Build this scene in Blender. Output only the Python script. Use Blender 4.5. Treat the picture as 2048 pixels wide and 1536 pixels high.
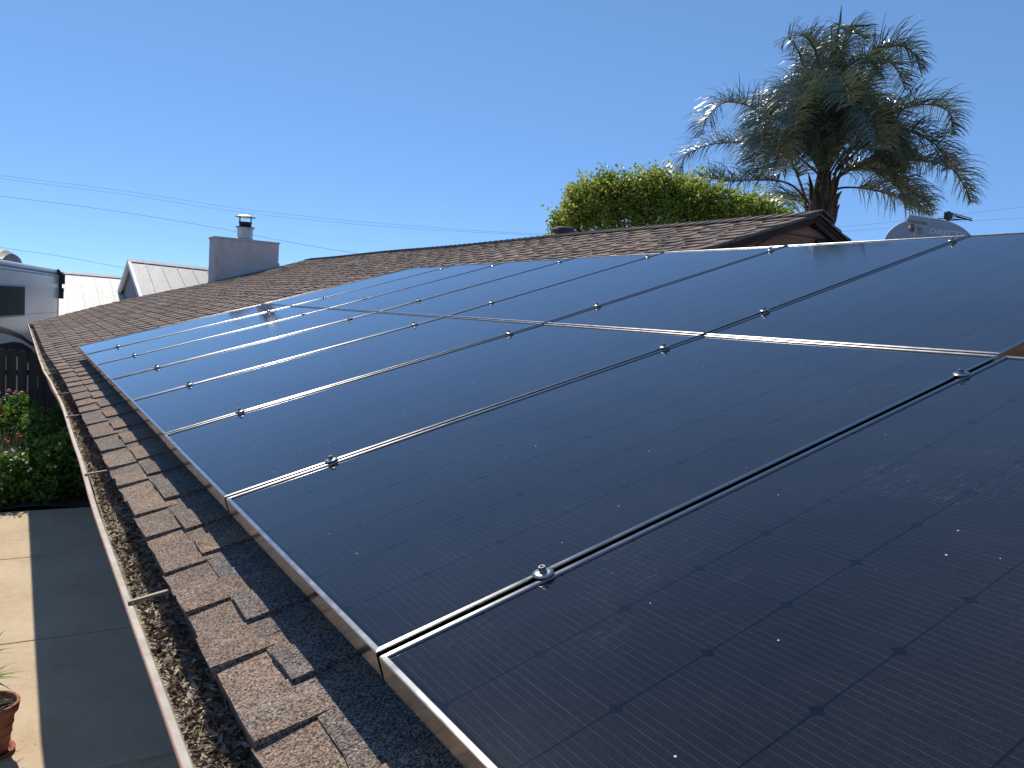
import bpy, bmesh, math, random
from mathutils import Vector, Matrix, noise

for o in list(bpy.data.objects):
    bpy.data.objects.remove(o, do_unlink=True)
sc = bpy.context.scene
C = sc.collection
R = math.radians
rnd = random.Random(7)

# ------------------------------------------------------------------ camera, sky, sun, exposure
cam_d = bpy.data.cameras.new('camera')
cam_d.sensor_width = 36.0
cam_d.lens = 1595.85 / 2048 * 36.0
cam_d.clip_start = 0.05
cam_d.clip_end = 3000
cam = bpy.data.objects.new('camera', cam_d)
C.objects.link(cam)
yaw, pitch, roll = R(32.0656), R(4.7246), R(3.631)
fwd = Vector((math.sin(yaw) * math.cos(pitch), math.cos(yaw) * math.cos(pitch), -math.sin(pitch)))
rt = Vector((math.cos(yaw), -math.sin(yaw), 0))
up = rt.cross(fwd)
r2 = rt * math.cos(roll) + up * math.sin(roll)
u2 = -rt * math.sin(roll) + up * math.cos(roll)
M = Matrix((r2, u2, -fwd)).transposed().to_4x4()
cam.matrix_world = M
sc.camera = cam
sc.render.resolution_x = 1024
sc.render.resolution_y = 768

SUN_EL, SUN_AZ = 50.0, 1.0          # azimuth from +Y towards +X
world = bpy.data.worlds.new('World')
sc.world = world
world.use_nodes = True
wn = world.node_tree
wn.nodes.clear()
wo = wn.nodes.new('ShaderNodeOutputWorld')
wb = wn.nodes.new('ShaderNodeBackground')
sky = wn.nodes.new('ShaderNodeTexSky')
sky.sky_type = 'NISHITA'
sky.sun_disc = False
sky.sun_elevation = R(SUN_EL)
sky.sun_rotation = R(SUN_AZ)
sky.altitude = 6000
sky.air_density = 1.0
sky.dust_density = 0.0
sky.ozone_density = 6.0
wb.inputs['Strength'].default_value = 0.1
sg = wn.nodes.new('ShaderNodeGamma')                # softer sky gradient, evenly over the whole dome
sg.inputs[1].default_value = 0.55
sm = wn.nodes.new('ShaderNodeVectorMath')
sm.operation = 'MULTIPLY'
sm.inputs[1].default_value = (1.90, 2.70, 3.56)
wn.links.new(sky.outputs[0], sg.inputs[0])
wn.links.new(sg.outputs[0], sm.inputs[0])
wn.links.new(sm.outputs[0], wb.inputs[0])
wn.links.new(wb.outputs[0], wo.inputs[0])

sun_d = bpy.data.lights.new('sun', 'SUN')
sun_d.energy = 5.0
sun_d.angle = R(0.53)
sun_d.color = (1.0, 0.91, 0.78)
sun = bpy.data.objects.new('sun', sun_d)
C.objects.link(sun)
sd = Vector((math.sin(R(SUN_AZ)) * math.cos(R(SUN_EL)), math.cos(R(SUN_AZ)) * math.cos(R(SUN_EL)), math.sin(R(SUN_EL))))
sun.rotation_euler = sd.to_track_quat('Z', 'Y').to_euler()
sun.location = (0, 0, 30)

vs = sc.view_settings
vs.view_transform = 'Standard'
vs.look = 'None'
vs.exposure = 0.0
vs.gamma = 1.0
vs.use_curve_mapping = False

# ------------------------------------------------------------------ helpers
def lin(r, g, b):
    f = lambda c: (c / 255 / 12.92) if c / 255 <= 0.04045 else ((c / 255 + 0.055) / 1.055) ** 2.4
    return (f(r), f(g), f(b), 1)

class NT:
    def __init__(s, name):
        s.m = bpy.data.materials.new(name)
        s.m.use_nodes = True
        s.t = s.m.node_tree
        s.b = s.t.nodes['Principled BSDF']
        s.out = s.t.nodes['Material Output']
    def n(s, typ, **kw):
        x = s.t.nodes.new(typ)
        for k, v in kw.items():
            setattr(x, k, v)
        return x
    def l(s, a, b):
        s.t.links.new(a, b)
    def sv(s, x, name, v):
        if hasattr(v, 'is_output') or hasattr(v, 'links'):
            s.l(v, x.inputs[name])
        else:
            x.inputs[name].default_value = v
    def pos(s):
        return s.n('ShaderNodeNewGeometry').outputs['Position']
    def obj(s):
        return s.n('ShaderNodeTexCoord').outputs['Object']
    def mapv(s, vec, scale=(1, 1, 1), rot=(0, 0, 0)):
        x = s.n('ShaderNodeMapping'); s.l(vec, x.inputs[0])
        x.inputs['Scale'].default_value = scale
        x.inputs['Rotation'].default_value = rot
        return x.outputs[0]
    def noise(s, vec, scale, detail=3, rough=.5, out=0):
        x = s.n('ShaderNodeTexNoise'); s.l(vec, x.inputs['Vector'])
        x.inputs['Scale'].default_value = scale
        x.inputs['Detail'].default_value = detail
        x.inputs['Roughness'].default_value = rough
        return x.outputs[out]
    def voro(s, vec, scale, out='Color', feature='F1', rand=1.0):
        x = s.n('ShaderNodeTexVoronoi'); s.l(vec, x.inputs['Vector']); x.feature = feature
        x.inputs['Scale'].default_value = scale
        x.inputs['Randomness'].default_value = rand
        return x.outputs[out]
    def math(s, op, a, b=0.0, c=0.0, clamp=False):
        x = s.n('ShaderNodeMath', operation=op); x.use_clamp = clamp
        for i, v in enumerate((a, b, c)):
            if isinstance(v, (int, float)): x.inputs[i].default_value = v
            else: s.l(v, x.inputs[i])
        return x.outputs[0]
    def ramp(s, fac, stops):
        x = s.n('ShaderNodeValToRGB'); s.l(fac, x.inputs[0])
        e = x.color_ramp.elements
        while len(e) < len(stops): e.new(.5)
        for i, (p, c) in enumerate(stops):
            e[i].position = p; e[i].color = c if len(c) == 4 else (*c, 1)
        return x.outputs[0]
    def mix(s, fac, a, b, mode='MIX'):
        x = s.n('ShaderNodeMix', data_type='RGBA', blend_type=mode)
        for i, v in ((0, fac), (6, a), (7, b)):
            if isinstance(v, (int, float)): x.inputs[i].default_value = v
            elif isinstance(v, tuple): x.inputs[i].default_value = v if len(v) == 4 else (*v, 1)
            else: s.l(v, x.inputs[i])
        return x.outputs[2]
    def maprange(s, v, a, b, c=0., d=1.):
        x = s.n('ShaderNodeMapRange'); s.l(v, x.inputs[0])
        for i, k in enumerate((a, b, c, d)): x.inputs[i + 1].default_value = k
        return x.outputs[0]
    def bump(s, h, strength=.5, dist=.01):
        x = s.n('ShaderNodeBump'); s.l(h, x.inputs['Height'])
        x.inputs['Strength'].default_value = strength
        x.inputs['Distance'].default_value = dist
        s.l(x.outputs[0], s.b.inputs['Normal'])
        return x
    def base(s, v):
        if isinstance(v, tuple): s.b.inputs['Base Color'].default_value = v if len(v) == 4 else (*v, 1)
        else: s.l(v, s.b.inputs['Base Color'])
    def set(s, **kw):
        names = dict(rough='Roughness', metal='Metallic', spec='Specular IOR Level', coat='Coat Weight', coatr='Coat Roughness', coatior='Coat IOR', ior='IOR')
        for k, v in kw.items():
            s.sv(s.b, names[k], v)

def simple(name, c1, c2=None, scale=8, rough=.6, metal=0, bump=0, bscale=60, spec=.5, detail=4):
    """two-tone noise material"""
    t = NT(name)
    p = t.obj()
    if c2 is None: c2 = tuple(x * .75 for x in c1[:3])
    f = t.noise(p, scale, detail, .6)
    t.base(t.ramp(f, [(.35, c1), (.68, c2)]))
    t.set(rough=rough, metal=metal, spec=spec)
    if bump:
        t.bump(t.noise(p, bscale, 3), bump, .004)
    return t.m

def mesh(name, verts, faces, mats, parent=None, midx=None, smooth=False, attr=None, pinv=None):
    me = bpy.data.meshes.new(name)
    me.from_pydata([tuple(v) for v in verts], [], faces)
    for m in (mats if isinstance(mats, (list, tuple)) else [mats]):
        me.materials.append(m)
    if midx:
        me.polygons.foreach_set('material_index', midx)
    if smooth:
        me.polygons.foreach_set('use_smooth', [True] * len(me.polygons))
    if attr:
        a = me.attributes.new('tint', 'FLOAT', 'FACE')
        a.data.foreach_set('value', attr)
    me.update()
    return link(name, me, parent)

def link(name, me, parent=None):
    o = bpy.data.objects.new(name, me)
    C.objects.link(o)
    if parent is not None:
        adopt(o, parent)
    return o

def wmat(o):
    m = o.matrix_basis.copy()
    if o.parent: m = wmat(o.parent) @ o.matrix_parent_inverse @ m
    return m

def adopt(o, parent):
    """geometry written in world coordinates keeps its place under a moved parent"""
    o.parent = parent
    o.matrix_parent_inverse = wmat(parent).inverted()

def tag(o, label=None, cat=None, group=None, kind=None):
    if label: o['label'] = label
    if cat: o['category'] = cat
    if group: o['group'] = group
    if kind: o['kind'] = kind
    return o

def thing(name, label, cat, loc=(0, 0, 0), group=None):
    o = bpy.data.objects.new(name, None)
    o.empty_display_size = .1
    C.objects.link(o)
    o.location = loc
    return tag(o, label, cat, group)

class MB:
    """collects shapes into one mesh"""
    def __init__(s): s.v = []; s.f = []; s.mi = []; s.at = []
    def add(s, v, f, mi=0, at=0.0):
        n = len(s.v); s.v += [tuple(x) for x in v]
        for q in f: s.f.append(tuple(i + n for i in q)); s.mi.append(mi); s.at.append(at)
    def box(s, x0, x1, y0, y1, z0, z1, mi=0, M=None):
        v = [Vector((x, y, z)) for x in (x0, x1) for y in (y0, y1) for z in (z0, z1)]
        if M: v = [M @ p for p in v]
        s.add(v, [(0, 1, 3, 2), (4, 6, 7, 5), (0, 4, 5, 1), (2, 3, 7, 6), (0, 2, 6, 4), (1, 5, 7, 3)], mi)
    def tube(s, pts, rad, n=6, mi=0, cap=True):
        pts = [Vector(p) for p in pts]
        rs = rad if isinstance(rad, (list, tuple)) else [rad] * len(pts)
        rings = []; prev = None
        for i, p in enumerate(pts):
            d = (pts[min(i + 1, len(pts) - 1)] - pts[max(i - 1, 0)]).normalized()
            a = d.cross(Vector((0, 0, 1)))
            if a.length < .05: a = d.cross(Vector((0, 1, 0)))
            a.normalize(); b = d.cross(a).normalized()
            rings.append([p + (a * math.cos(2 * math.pi * k / n) + b * math.sin(2 * math.pi * k / n)) * rs[i] for k in range(n)])
        v = [q for r in rings for q in r]; f = []
        for i in range(len(rings) - 1):
            for k in range(n):
                f.append((i * n + k, i * n + (k + 1) % n, (i + 1) * n + (k + 1) % n, (i + 1) * n + k))
        if cap:
            f.append(tuple(range(n))); f.append(tuple((len(rings) - 1) * n + k for k in range(n))[::-1])
        s.add(v, f, mi)
    def lathe(s, prof, c=(0, 0, 0), n=24, mi=0, M=None):
        v = []; f = []
        for r, z in prof:
            for k in range(n):
                a = 2 * math.pi * k / n
                p = Vector((r * math.cos(a), r * math.sin(a), z))
                if M: p = M @ p
                v.append(p + Vector(c))
        for i in range(len(prof) - 1):
            for k in range(n):
                f.append((i * n + k, i * n + (k + 1) % n, (i + 1) * n + (k + 1) % n, (i + 1) * n + k))
        s.add(v, f, mi)
    def build(s, name, mats, parent=None, smooth=False, attr=False):
        return mesh(name, s.v, s.f, mats, parent, s.mi, smooth, s.at if attr else None)

def bevel(o, w=.01, seg=2):
    m = o.modifiers.new('bevel', 'BEVEL'); m.width = w; m.segments = seg; m.limit_method = 'ANGLE'
    return o

def clamp01(x): return max(0.0, min(1.0, x))
def sstep(x): x = clamp01(x); return x * x * (3 - 2 * x)

# ------------------------------------------------------------------ materials
def mat_shingle():
    t = NT('asphalt_shingle')
    p = t.pos()
    at = t.n('ShaderNodeAttribute', attribute_name='tint').outputs['Fac']
    big = t.noise(t.mapv(p, (1.2, 3.2, 1.2)), 1.6, 3, .6)
    f = t.math('ADD', t.math('MULTIPLY', at, .55), t.math('MULTIPLY', big, .62))
    col = t.ramp(f, [(.20, (.120, .112, .116)), (.40, (.150, .127, .114)), (.58, (.178, .134, .106)), (.78, (.235, .165, .122)), (.95, (.20, .168, .145))])
    g = t.voro(p, 340)
    gv = t.n('ShaderNodeSeparateColor'); t.l(g, gv.inputs[0])
    gr = t.maprange(gv.outputs[0], 0, 1, .15, 2.0)
    spk = t.math('GREATER_THAN', gv.outputs[1], .93)
    col = t.mix(1.0, col, t.n('ShaderNodeCombineColor').outputs[0], 'MULTIPLY') if False else col
    cc = t.n('ShaderNodeCombineColor')
    for i in range(3): t.l(gr, cc.inputs[i])
    col = t.mix(1.0, col, cc.outputs[0], 'MULTIPLY')
    col = t.mix(t.math('MULTIPLY', spk, .7), col, (.50, .43, .36, 1))
    soft = t.noise(p, 22, 3, .6)
    sf = t.maprange(soft, .3, .75, .8, 1.15)
    c3 = t.n('ShaderNodeCombineColor')
    for i in range(3): t.l(sf, c3.inputs[i])
    col = t.mix(1.0, col, c3.outputs[0], 'MULTIPLY')
    t.base(col); t.set(rough=.92, spec=.25)
    t.bump(t.voro(p, 420, 'Distance'), .7, .0022)
    return t.m

def mat_cell(name, base, stripes=True, sheet=False):
    """glass-covered laminate; cells carry fine wires along local Y"""
    t = NT(name)
    o = t.obj(); p = t.pos()
    col = (*base, 1)
    if stripes:
        sx = t.n('ShaderNodeSeparateXYZ'); t.l(o, sx.inputs[0])
        def line(period, half):
            fr = t.math('FRACT', t.math('DIVIDE', sx.outputs[0], period))
            d = t.math('ABSOLUTE', t.math('SUBTRACT', fr, .5))
            return t.math('LESS_THAN', d, half)
        l1 = line(.1485 / 12, .035)
        l2 = line(.1485 / 36, .10)
        fine = t.noise(t.mapv(o, (260, 14, 1)), 3.0, 2, .5)
        col = t.mix(t.math('MULTIPLY', fine, .6), (base[0] * .55, base[1] * .55, base[2] * .6, 1), (base[0] * 1.7, base[1] * 1.6, base[2] * 1.55, 1))
        col = t.mix(t.math('MULTIPLY', l2, .07), col, (.08, .085, .095, 1))
        brk = t.maprange(t.noise(t.mapv(p, (60, 9, 60)), 1.0, 3, .6), .3, .75, .02, .22)
        col = t.mix(t.math('MULTIPLY', l1, brk), col, (.20, .21, .23, 1))
        weave = t.maprange(t.noise(t.mapv(o, (420, 420, 1)), 1.0, 1, .5), .35, .7, 0, .035)
        col = t.mix(weave, col, (.14, .14, .16, 1))
    # dust film, droppings, specks
    film = t.maprange(t.noise(p, 2.3, 5, .65), .38, .85, .0, .020)
    grain = t.maprange(t.noise(p, 160, 2, .6), .3, .8, .4, 1.6)
    streak = t.maprange(t.noise(t.mapv(p, (1.0, 7.0, 1.0)), 4.0, 4, .7), .6, .85, 0, .02)
    col = t.mix(t.math('ADD', t.math('MULTIPLY', film, grain), streak, clamp=True), col, (.62, .60, .56, 1))
    v = t.voro(p, 27, 'Distance')
    vr = t.n('ShaderNodeSeparateColor'); t.l(t.voro(p, 27), vr.inputs[0])
    rad = t.maprange(vr.outputs[0], .50, 1, 0.0, .048)
    sp = t.math('LESS_THAN', v, rad)
    col = t.mix(t.math('MULTIPLY', sp, .75), col, (.75, .74, .70, 1))
    sm = t.n('ShaderNodeSeparateColor'); t.l(t.voro(p, 1.9), sm.inputs[0])
    sd_ = t.voro(t.mix(.08, p, t.noise(p, 30, 3, .6, 1)), 1.9, 'Distance')
    sm_ = t.math('MULTIPLY', t.math('LESS_THAN', sd_, .085), t.math('GREATER_THAN', sm.outputs[1], .55))
    col = t.mix(t.math('MULTIPLY', sm_, t.maprange(t.noise(p, 120, 2), .45, .7, 0, .32)), col, (.6, .58, .55, 1))
    # thin scratches and dried runs in the glass dirt
    rn = t.noise(t.mapv(p, (2.0, 26.0, 2.0), (0, 0, .5)), 3.2, 3, .55)
    run = t.maprange(t.math('ABSOLUTE', t.math('SUBTRACT', rn, .5)), 0.0, .006, .10, 0)
    rmask = t.maprange(t.noise(p, 2.6, 2), .60, .68, 0, 1)
    col = t.mix(t.math('MULTIPLY', run, rmask), col, (.7, .68, .64, 1))
    t.base(col)
    t.set(rough=.6, spec=.0, coat=1.0, coatr=.07, coatior=1.51)
    return t.m

def mat_metal(name, col, rough, bumpy=0, metal=1.0, dirt=.0):
    t = NT(name); p = t.obj()
    c = t.mix(t.maprange(t.noise(p, 9, 4, .6), .45, .75, 0, dirt), (*col, 1), (.20, .16, .12, 1))
    t.base(c)
    t.set(spec=.5 if metal else .2, metal=metal, rough=t.maprange(t.noise(p, 20, 3), .3, .7, rough * .8, rough * 1.25))
    if bumpy: t.bump(t.noise(p, 6, 2), bumpy, .01)
    return t.m

def mat_leaf(name, c1, c2, rough=.5, trans=.3, scale=3, spec=.4, c3=None):
    t = NT(name); p = t.pos()
    rp = t.n('ShaderNodeNewGeometry').outputs['Random Per Island']
    f = t.math('ADD', t.math('MULTIPLY', rp, .55), t.math('MULTIPLY', t.noise(p, scale, 2), .45))
    st = [(.2, c1), (.65, c2)]
    if c3: st.append((.86, c3))
    col = t.ramp(f, st)
    t.base(col); t.set(rough=rough, spec=spec)
    tr = t.n('ShaderNodeBsdfTranslucent'); t.l(col, tr.inputs[0])
    mx = t.n('ShaderNodeMixShader'); mx.inputs[0].default_value = trans
    t.l(t.b.outputs[0], mx.inputs[1]); t.l(tr.outputs[0], mx.inputs[2])
    t.l(mx.outputs[0], t.out.inputs[0])
    return t.m

def mat_concrete():
    t = NT('patio_concrete'); p = t.pos()
    a = t.noise(p, 1.3, 5, .6); b = t.noise(p, 14, 4, .7)
    col = t.ramp(t.math('ADD', t.math('MULTIPLY', a, .6), t.math('MULTIPLY', b, .4)), [(.3, (.40, .305, .200)), (.52, (.53, .415, .278)), (.75, (.61, .50, .35))])
    q = t.mapv(p, (2.2, 1.0, 1.0))
    s = t.voro(q, 13, 'Distance')
    vr = t.n('ShaderNodeSeparateColor'); t.l(t.voro(q, 13), vr.inputs[0])
    pit = t.math('LESS_THAN', s, t.maprange(vr.outputs[0], .35, 1, 0, .17))
    s2 = t.voro(t.mapv(p, (1, 2, 1)), 34, 'Distance')
    v2 = t.n('ShaderNodeSeparateColor'); t.l(t.voro(t.mapv(p, (1, 2, 1)), 34), v2.inputs[0])
    pit2 = t.math('LESS_THAN', s2, t.maprange(v2.outputs[0], .5, 1, 0, .2))
    pp = t.math('MAXIMUM', pit, pit2)
    col = t.mix(t.math('MULTIPLY', pp, .6), col, (.16, .12, .085, 1))
    t.base(col); t.set(rough=.85, spec=.3)
    t.bump(t.noise(p, 70, 3), .25, .004)
    return t.m

def mat_wood(name, c1, c2, axis_scale=(2, 2, 30), rough=.8):
    t = NT(name); p = t.pos()
    ri = t.n('ShaderNodeObjectInfo').outputs['Random']
    f = t.math('ADD', t.noise(t.mapv(p, axis_scale), 1.0, 5, .65), t.math('MULTIPLY', t.math('SUBTRACT', ri, .5), .35))
    t.base(t.ramp(f, [(.3, c1), (.7, c2)])); t.set(rough=rough, spec=.25)
    t.bump(t.noise(t.mapv(p, axis_scale), 3.0, 4), .4, .004)
    return t.m

M_SH = mat_shingle()
M_DECK = simple('roof_underlay', (.05, .045, .045), (.07, .06, .055), 6, .95)
M_CELL = mat_cell('monocrystalline_cell', (.0066, .0054, .0058))
M_LAM = mat_cell('panel_backsheet_under_glass', (.0005, .0014, .0034), stripes=False)
M_FRAME = mat_metal('anodised_aluminium', (.36, .355, .345), .46, dirt=.10)
def mat_extrusion(name, col, rough, across):
    t = NT(name); p = t.obj()
    c = t.mix(t.maprange(t.noise(p, 14, 4, .6), .5, .8, 0, .35), (*col, 1), (.22, .18, .14, 1))
    t.base(c)
    t.set(metal=1.0, rough=t.maprange(t.noise(p, 25, 3), .3, .7, rough * .85, rough * 1.2))
    t.b.inputs['Anisotropic'].default_value = .78
    vt = t.n('ShaderNodeVectorTransform', vector_type='VECTOR', convert_from='OBJECT', convert_to='WORLD')
    vt.inputs[0].default_value = across
    t.l(vt.outputs[0], t.b.inputs['Tangent'])
    return t.m
M_FRX = mat_extrusion('aluminium_long_rail', (.33, .325, .315), .34, (0, 1, 0))
M_FRY = mat_extrusion('aluminium_short_rail', (.36, .355, .345), .36, (1, 0, 0))
M_FRS = mat_metal('aluminium_side_dark_reflection', (.21, .195, .185), .16)  # same aluminium; the sides' dark reflection is put into the colour
M_STEEL = mat_metal('stainless_steel', (.36, .355, .35), .28)
M_GUTW = simple('gutter_paint_cream', (.46, .41, .335), (.33, .28, .215), 12, .6, bump=.2)
M_GUTP = simple('gutter_bare_edge_pink', (.44, .24, .18), (.36, .19, .14), 25, .6, bump=.2)
M_GUTI = simple('gutter_inside_tan', (.38, .31, .22), (.27, .21, .14), 10, .7)
M_TRIM = simple('trim_paint_brown', (.105, .052, .036), (.075, .038, .027), 5, .7, spec=.2)
M_PLANK = mat_wood('redwood_siding', (.34, .145, .08), (.52, .24, .14), (2.5, 2.5, 40))
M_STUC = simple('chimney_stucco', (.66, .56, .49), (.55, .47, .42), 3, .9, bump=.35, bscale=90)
def _stain(m, lo, hi, scale=(3, 3, .5)):
    nt = m.node_tree; b = nt.nodes['Principled BSDF']; src = b.inputs['Base Color'].links[0].from_socket
    g = nt.nodes.new('ShaderNodeNewGeometry'); mp = nt.nodes.new('ShaderNodeMapping'); mp.inputs['Scale'].default_value = scale
    n = nt.nodes.new('ShaderNodeTexNoise'); n.inputs['Scale'].default_value = 2.2; n.inputs['Detail'].default_value = 6; n.inputs['Roughness'].default_value = .65
    r = nt.nodes.new('ShaderNodeMapRange'); r.inputs[1].default_value = lo; r.inputs[2].default_value = hi; r.inputs[3].default_value = 0; r.inputs[4].default_value = .55
    x = nt.nodes.new('ShaderNodeMix'); x.data_type = 'RGBA'; x.inputs[7].default_value = (.16, .14, .12, 1)
    nt.links.new(g.outputs['Position'], mp.inputs[0]); nt.links.new(mp.outputs[0], n.inputs['Vector']); nt.links.new(n.outputs[0], r.inputs[0])
    nt.links.new(r.outputs[0], x.inputs[0]); nt.links.new(src, x.inputs[6]); nt.links.new(x.outputs[2], b.inputs['Base Color'])
_stain(M_STUC, .5, .8)
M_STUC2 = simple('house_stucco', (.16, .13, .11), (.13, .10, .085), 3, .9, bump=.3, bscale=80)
M_GALV = mat_metal('galvanised_steel', (.50, .50, .48), .45, dirt=.35)
M_DARKM = simple('black_painted_metal', (.022, .022, .024), (.035, .034, .034), 12, .5)
M_CONC = mat_concrete()
M_PALML = mat_leaf('palm_leaflet', (.075, .105, .078), (.150, .195, .125), .27, .20, 1.2, .85, (.19, .20, .09))
M_RACH = simple('palm_rachis', (.085, .08, .038), (.055, .05, .026), 3, .5)
M_BARK = mat_wood('palm_bark', (.05, .038, .030), (.14, .10, .075), (6, 6, 18))
M_TLEAF = mat_leaf('tree_leaf', (.120, .205, .026), (.410, .475, .070), .38, .55, 1.3, .6, (.72, .58, .22))
M_TBARK = mat_wood('tree_bark', (.06, .045, .03), (.14, .10, .07), (6, 6, 3))
M_SLEAF = mat_leaf('shrub_leaf', (.055, .135, .024), (.190, .330, .055), .35, .5, 2)
M_GLEAF = mat_leaf('grey_green_stalk', (.20, .22, .14), (.36, .36, .25), .6, .5, 2)
M_SPLEAF = mat_leaf('spiky_leaf', (.14, .22, .04), (.40, .46, .13), .4, .45, 2)
M_FENCE = mat_wood('weathered_fence_wood', (.040, .032, .028), (.100, .078, .066), (8, 8, 1.2))
M_RVW = simple('motorhome_gelcoat', (.60, .60, .59), (.55, .55, .54), 1.5, .25)
M_RVB = simple('motorhome_black_stripe', (.015, .017, .022), (.022, .024, .03), 3, .3)
M_GLASSD = simple('tinted_glass', (.012, .022, .022), (.03, .045, .04), 3, .5, spec=.05)
M_MROOF = mat_metal('white_standing_seam_metal', (.66, .65, .61), .6, metal=0.0, dirt=.05)
M_MROOF2 = mat_metal('grey_standing_seam_metal', (.33, .33, .335), .55, metal=0.0, dirt=.05)
_stain(M_RVW, .62, .9, (1.5, 1.5, .5))
_stain(M_GUTW, .5, .75, (8, 8, 8))
M_DISH = simple('dish_grey_paint', (.40, .41, .42), (.34, .35, .36), 4, .5)
M_LOGO = simple('dish_lettering_pale', (.72, .74, .78), (.68, .70, .74), 4, .5)
M_TERRA = simple('terracotta', (.40, .155, .085), (.28, .10, .06), 6, .8, bump=.3)
M_SOIL = simple('potting_soil', (.035, .025, .018), (.07, .05, .035), 30, .95, bump=.8, bscale=50)
M_CABLE = simple('weathered_cable', (.50, .53, .58), (.55, .58, .62), 3, .7)
M_WFL = simple('white_petal', (.78, .76, .70), (.66, .62, .55), 9, .6)
M_RFL = simple('red_petal', (.62, .05, .035), (.48, .06, .05), 9, .6)
M_PFL = simple('pink_petal', (.62, .27, .22), (.52, .22, .19), 9, .6)

def mat_litter():
    t = NT('gutter_leaf_litter'); p = t.pos()
    g = t.n('ShaderNodeSeparateColor'); t.l(t.voro(p, 95), g.inputs[0])
    f = t.math('ADD', t.math('MULTIPLY', g.outputs[0], .5), t.math('MULTIPLY', t.noise(p, 9, 4, .7), .5))
    t.base(t.ramp(f, [(.25, (.20, .165, .125)), (.5, (.34, .29, .22)), (.72, (.46, .40, .31)), (.9, (.56, .50, .40))]))
    t.set(rough=.95, spec=.1)
    t.bump(t.voro(p, 95, 'Distance'), .8, .008)
    return t.m
M_LIT = mat_litter()
def mat_flake():
    t = NT('dry_leaf_flake')
    rp = t.n('ShaderNodeNewGeometry').outputs['Random Per Island']
    t.base(t.ramp(rp, [(0, (.07, .054, .040)), (.4, (.20, .165, .125)), (.75, (.38, .33, .25)), (1, (.62, .56, .46))]))
    t.set(rough=.85, spec=.2)
    return t.m
M_FLK = mat_flake()
def mat_ground():
    t = NT('ground_soil'); p = t.pos()
    t.base(t.ramp(t.noise(p, .7, 6, .7), [(.3, (.16, .12, .075)), (.6, (.26, .21, .14)), (.75, (.12, .14, .06))]))
    t.set(rough=.95, spec=.1)
    t.bump(t.noise(p, 9, 4), .5, .03)
    return t.m
M_GND = mat_ground()

# ------------------------------------------------------------------ roof surface
TH, TH2 = 0.2900, 0.3140
P0 = Vector((0.4421, 1.0202, -0.4879))          # lower near corner of the first full panel column
LP = 1.6611
UD = Vector((0.0043, 1, -0.0003)).normalized()
HR = 0.14                                        # panel top above the shingles
X0 = P0.x + HR * math.sin(TH); Z0 = P0.z - HR * math.cos(TH)
XK = X0 + LP * math.cos(TH); ZK = Z0 + LP * math.sin(TH)
XR, ZR = 5.60, 1.025
SL2 = math.atan2(ZR - ZK, XR - XK)
S_EAVE = -0.178
S_RIDGE = LP + (XR - XK) / math.cos(SL2)
Y_FAR, Y_NEAR, Y_GAB = 17.8, -3.2, 4.35

def bump_z(X, Y):
    return .075 * sstep((Y - 9) / 8) * math.exp(-((X - 2.0) / 1.3) ** 2) + .006 * math.sin(Y * 1.1 + X) * sstep((Y - 1) / 3)

def prof(s, Y, t=0.0):
    """point on the roof: s up the slope, Y along the eave, t above the shingle line"""
    if s < LP:
        x = X0 + s * math.cos(TH); z = Z0 + s * math.sin(TH); a = TH
    else:
        x = XK + (s - LP) * math.cos(SL2); z = ZK + (s - LP) * math.sin(SL2); a = SL2
    x -= .04 * sstep((Y - 6) / 5) * clamp01((0.3 - s) / .5)
    z += bump_z(x, Y)
    return Vector((x - math.sin(a) * t, Y, z + math.cos(a) * t))

# ground and yard ----------------------------------------------------------------
ZG = -3.0
def grid(x0, x1, y0, y1, nx, ny, fz):
    v = [(x0 + (x1 - x0) * i / nx, y0 + (y1 - y0) * j / ny, fz(x0 + (x1 - x0) * i / nx, y0 + (y1 - y0) * j / ny)) for j in range(ny + 1) for i in range(nx + 1)]
    f = [(j * (nx + 1) + i, j * (nx + 1) + i + 1, (j + 1) * (nx + 1) + i + 1, (j + 1) * (nx + 1) + i) for j in range(ny) for i in range(nx)]
    return v, f
v, f = grid(-700, 700, -700, 700, 2, 2, lambda x, y: ZG - .17)
tag(mesh('ground', v, f, M_GND), kind='structure')
v, f = grid(-6, 1.2, 12.4, 15.6, 40, 24, lambda x, y: ZG + .02 + .05 * noise.noise(Vector((x * 2, y * 2, 0))))
tag(mesh('planting_bed', v, f, M_SOIL), kind='structure')

mb = MB(); mb.box(-7, 1.05, 5.3, 12.36, ZG - .16, ZG - .03)
patio = mb.build('patio', M_CONC); tag(patio, kind='structure')
joints = [5.42, 7.69, 10.17, 12.36]
xs = [-7, -4.6, -2.3, 1.05]
for j in range(3):
    for i in range(3):
        mb = MB(); g = .008
        mb.box(xs[i] + g, xs[i + 1] - g, joints[j] + g, joints[j + 1] - g, ZG - .10, ZG)
        o = mb.build('slab', M_CONC, patio); bevel(o, .008, 2)
mb = MB(); mb.box(-7, 1.05, -4, 5.40, ZG - .17, ZG - .12)
tag(mb.build('lower_path', M_CONC), kind='structure')

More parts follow.
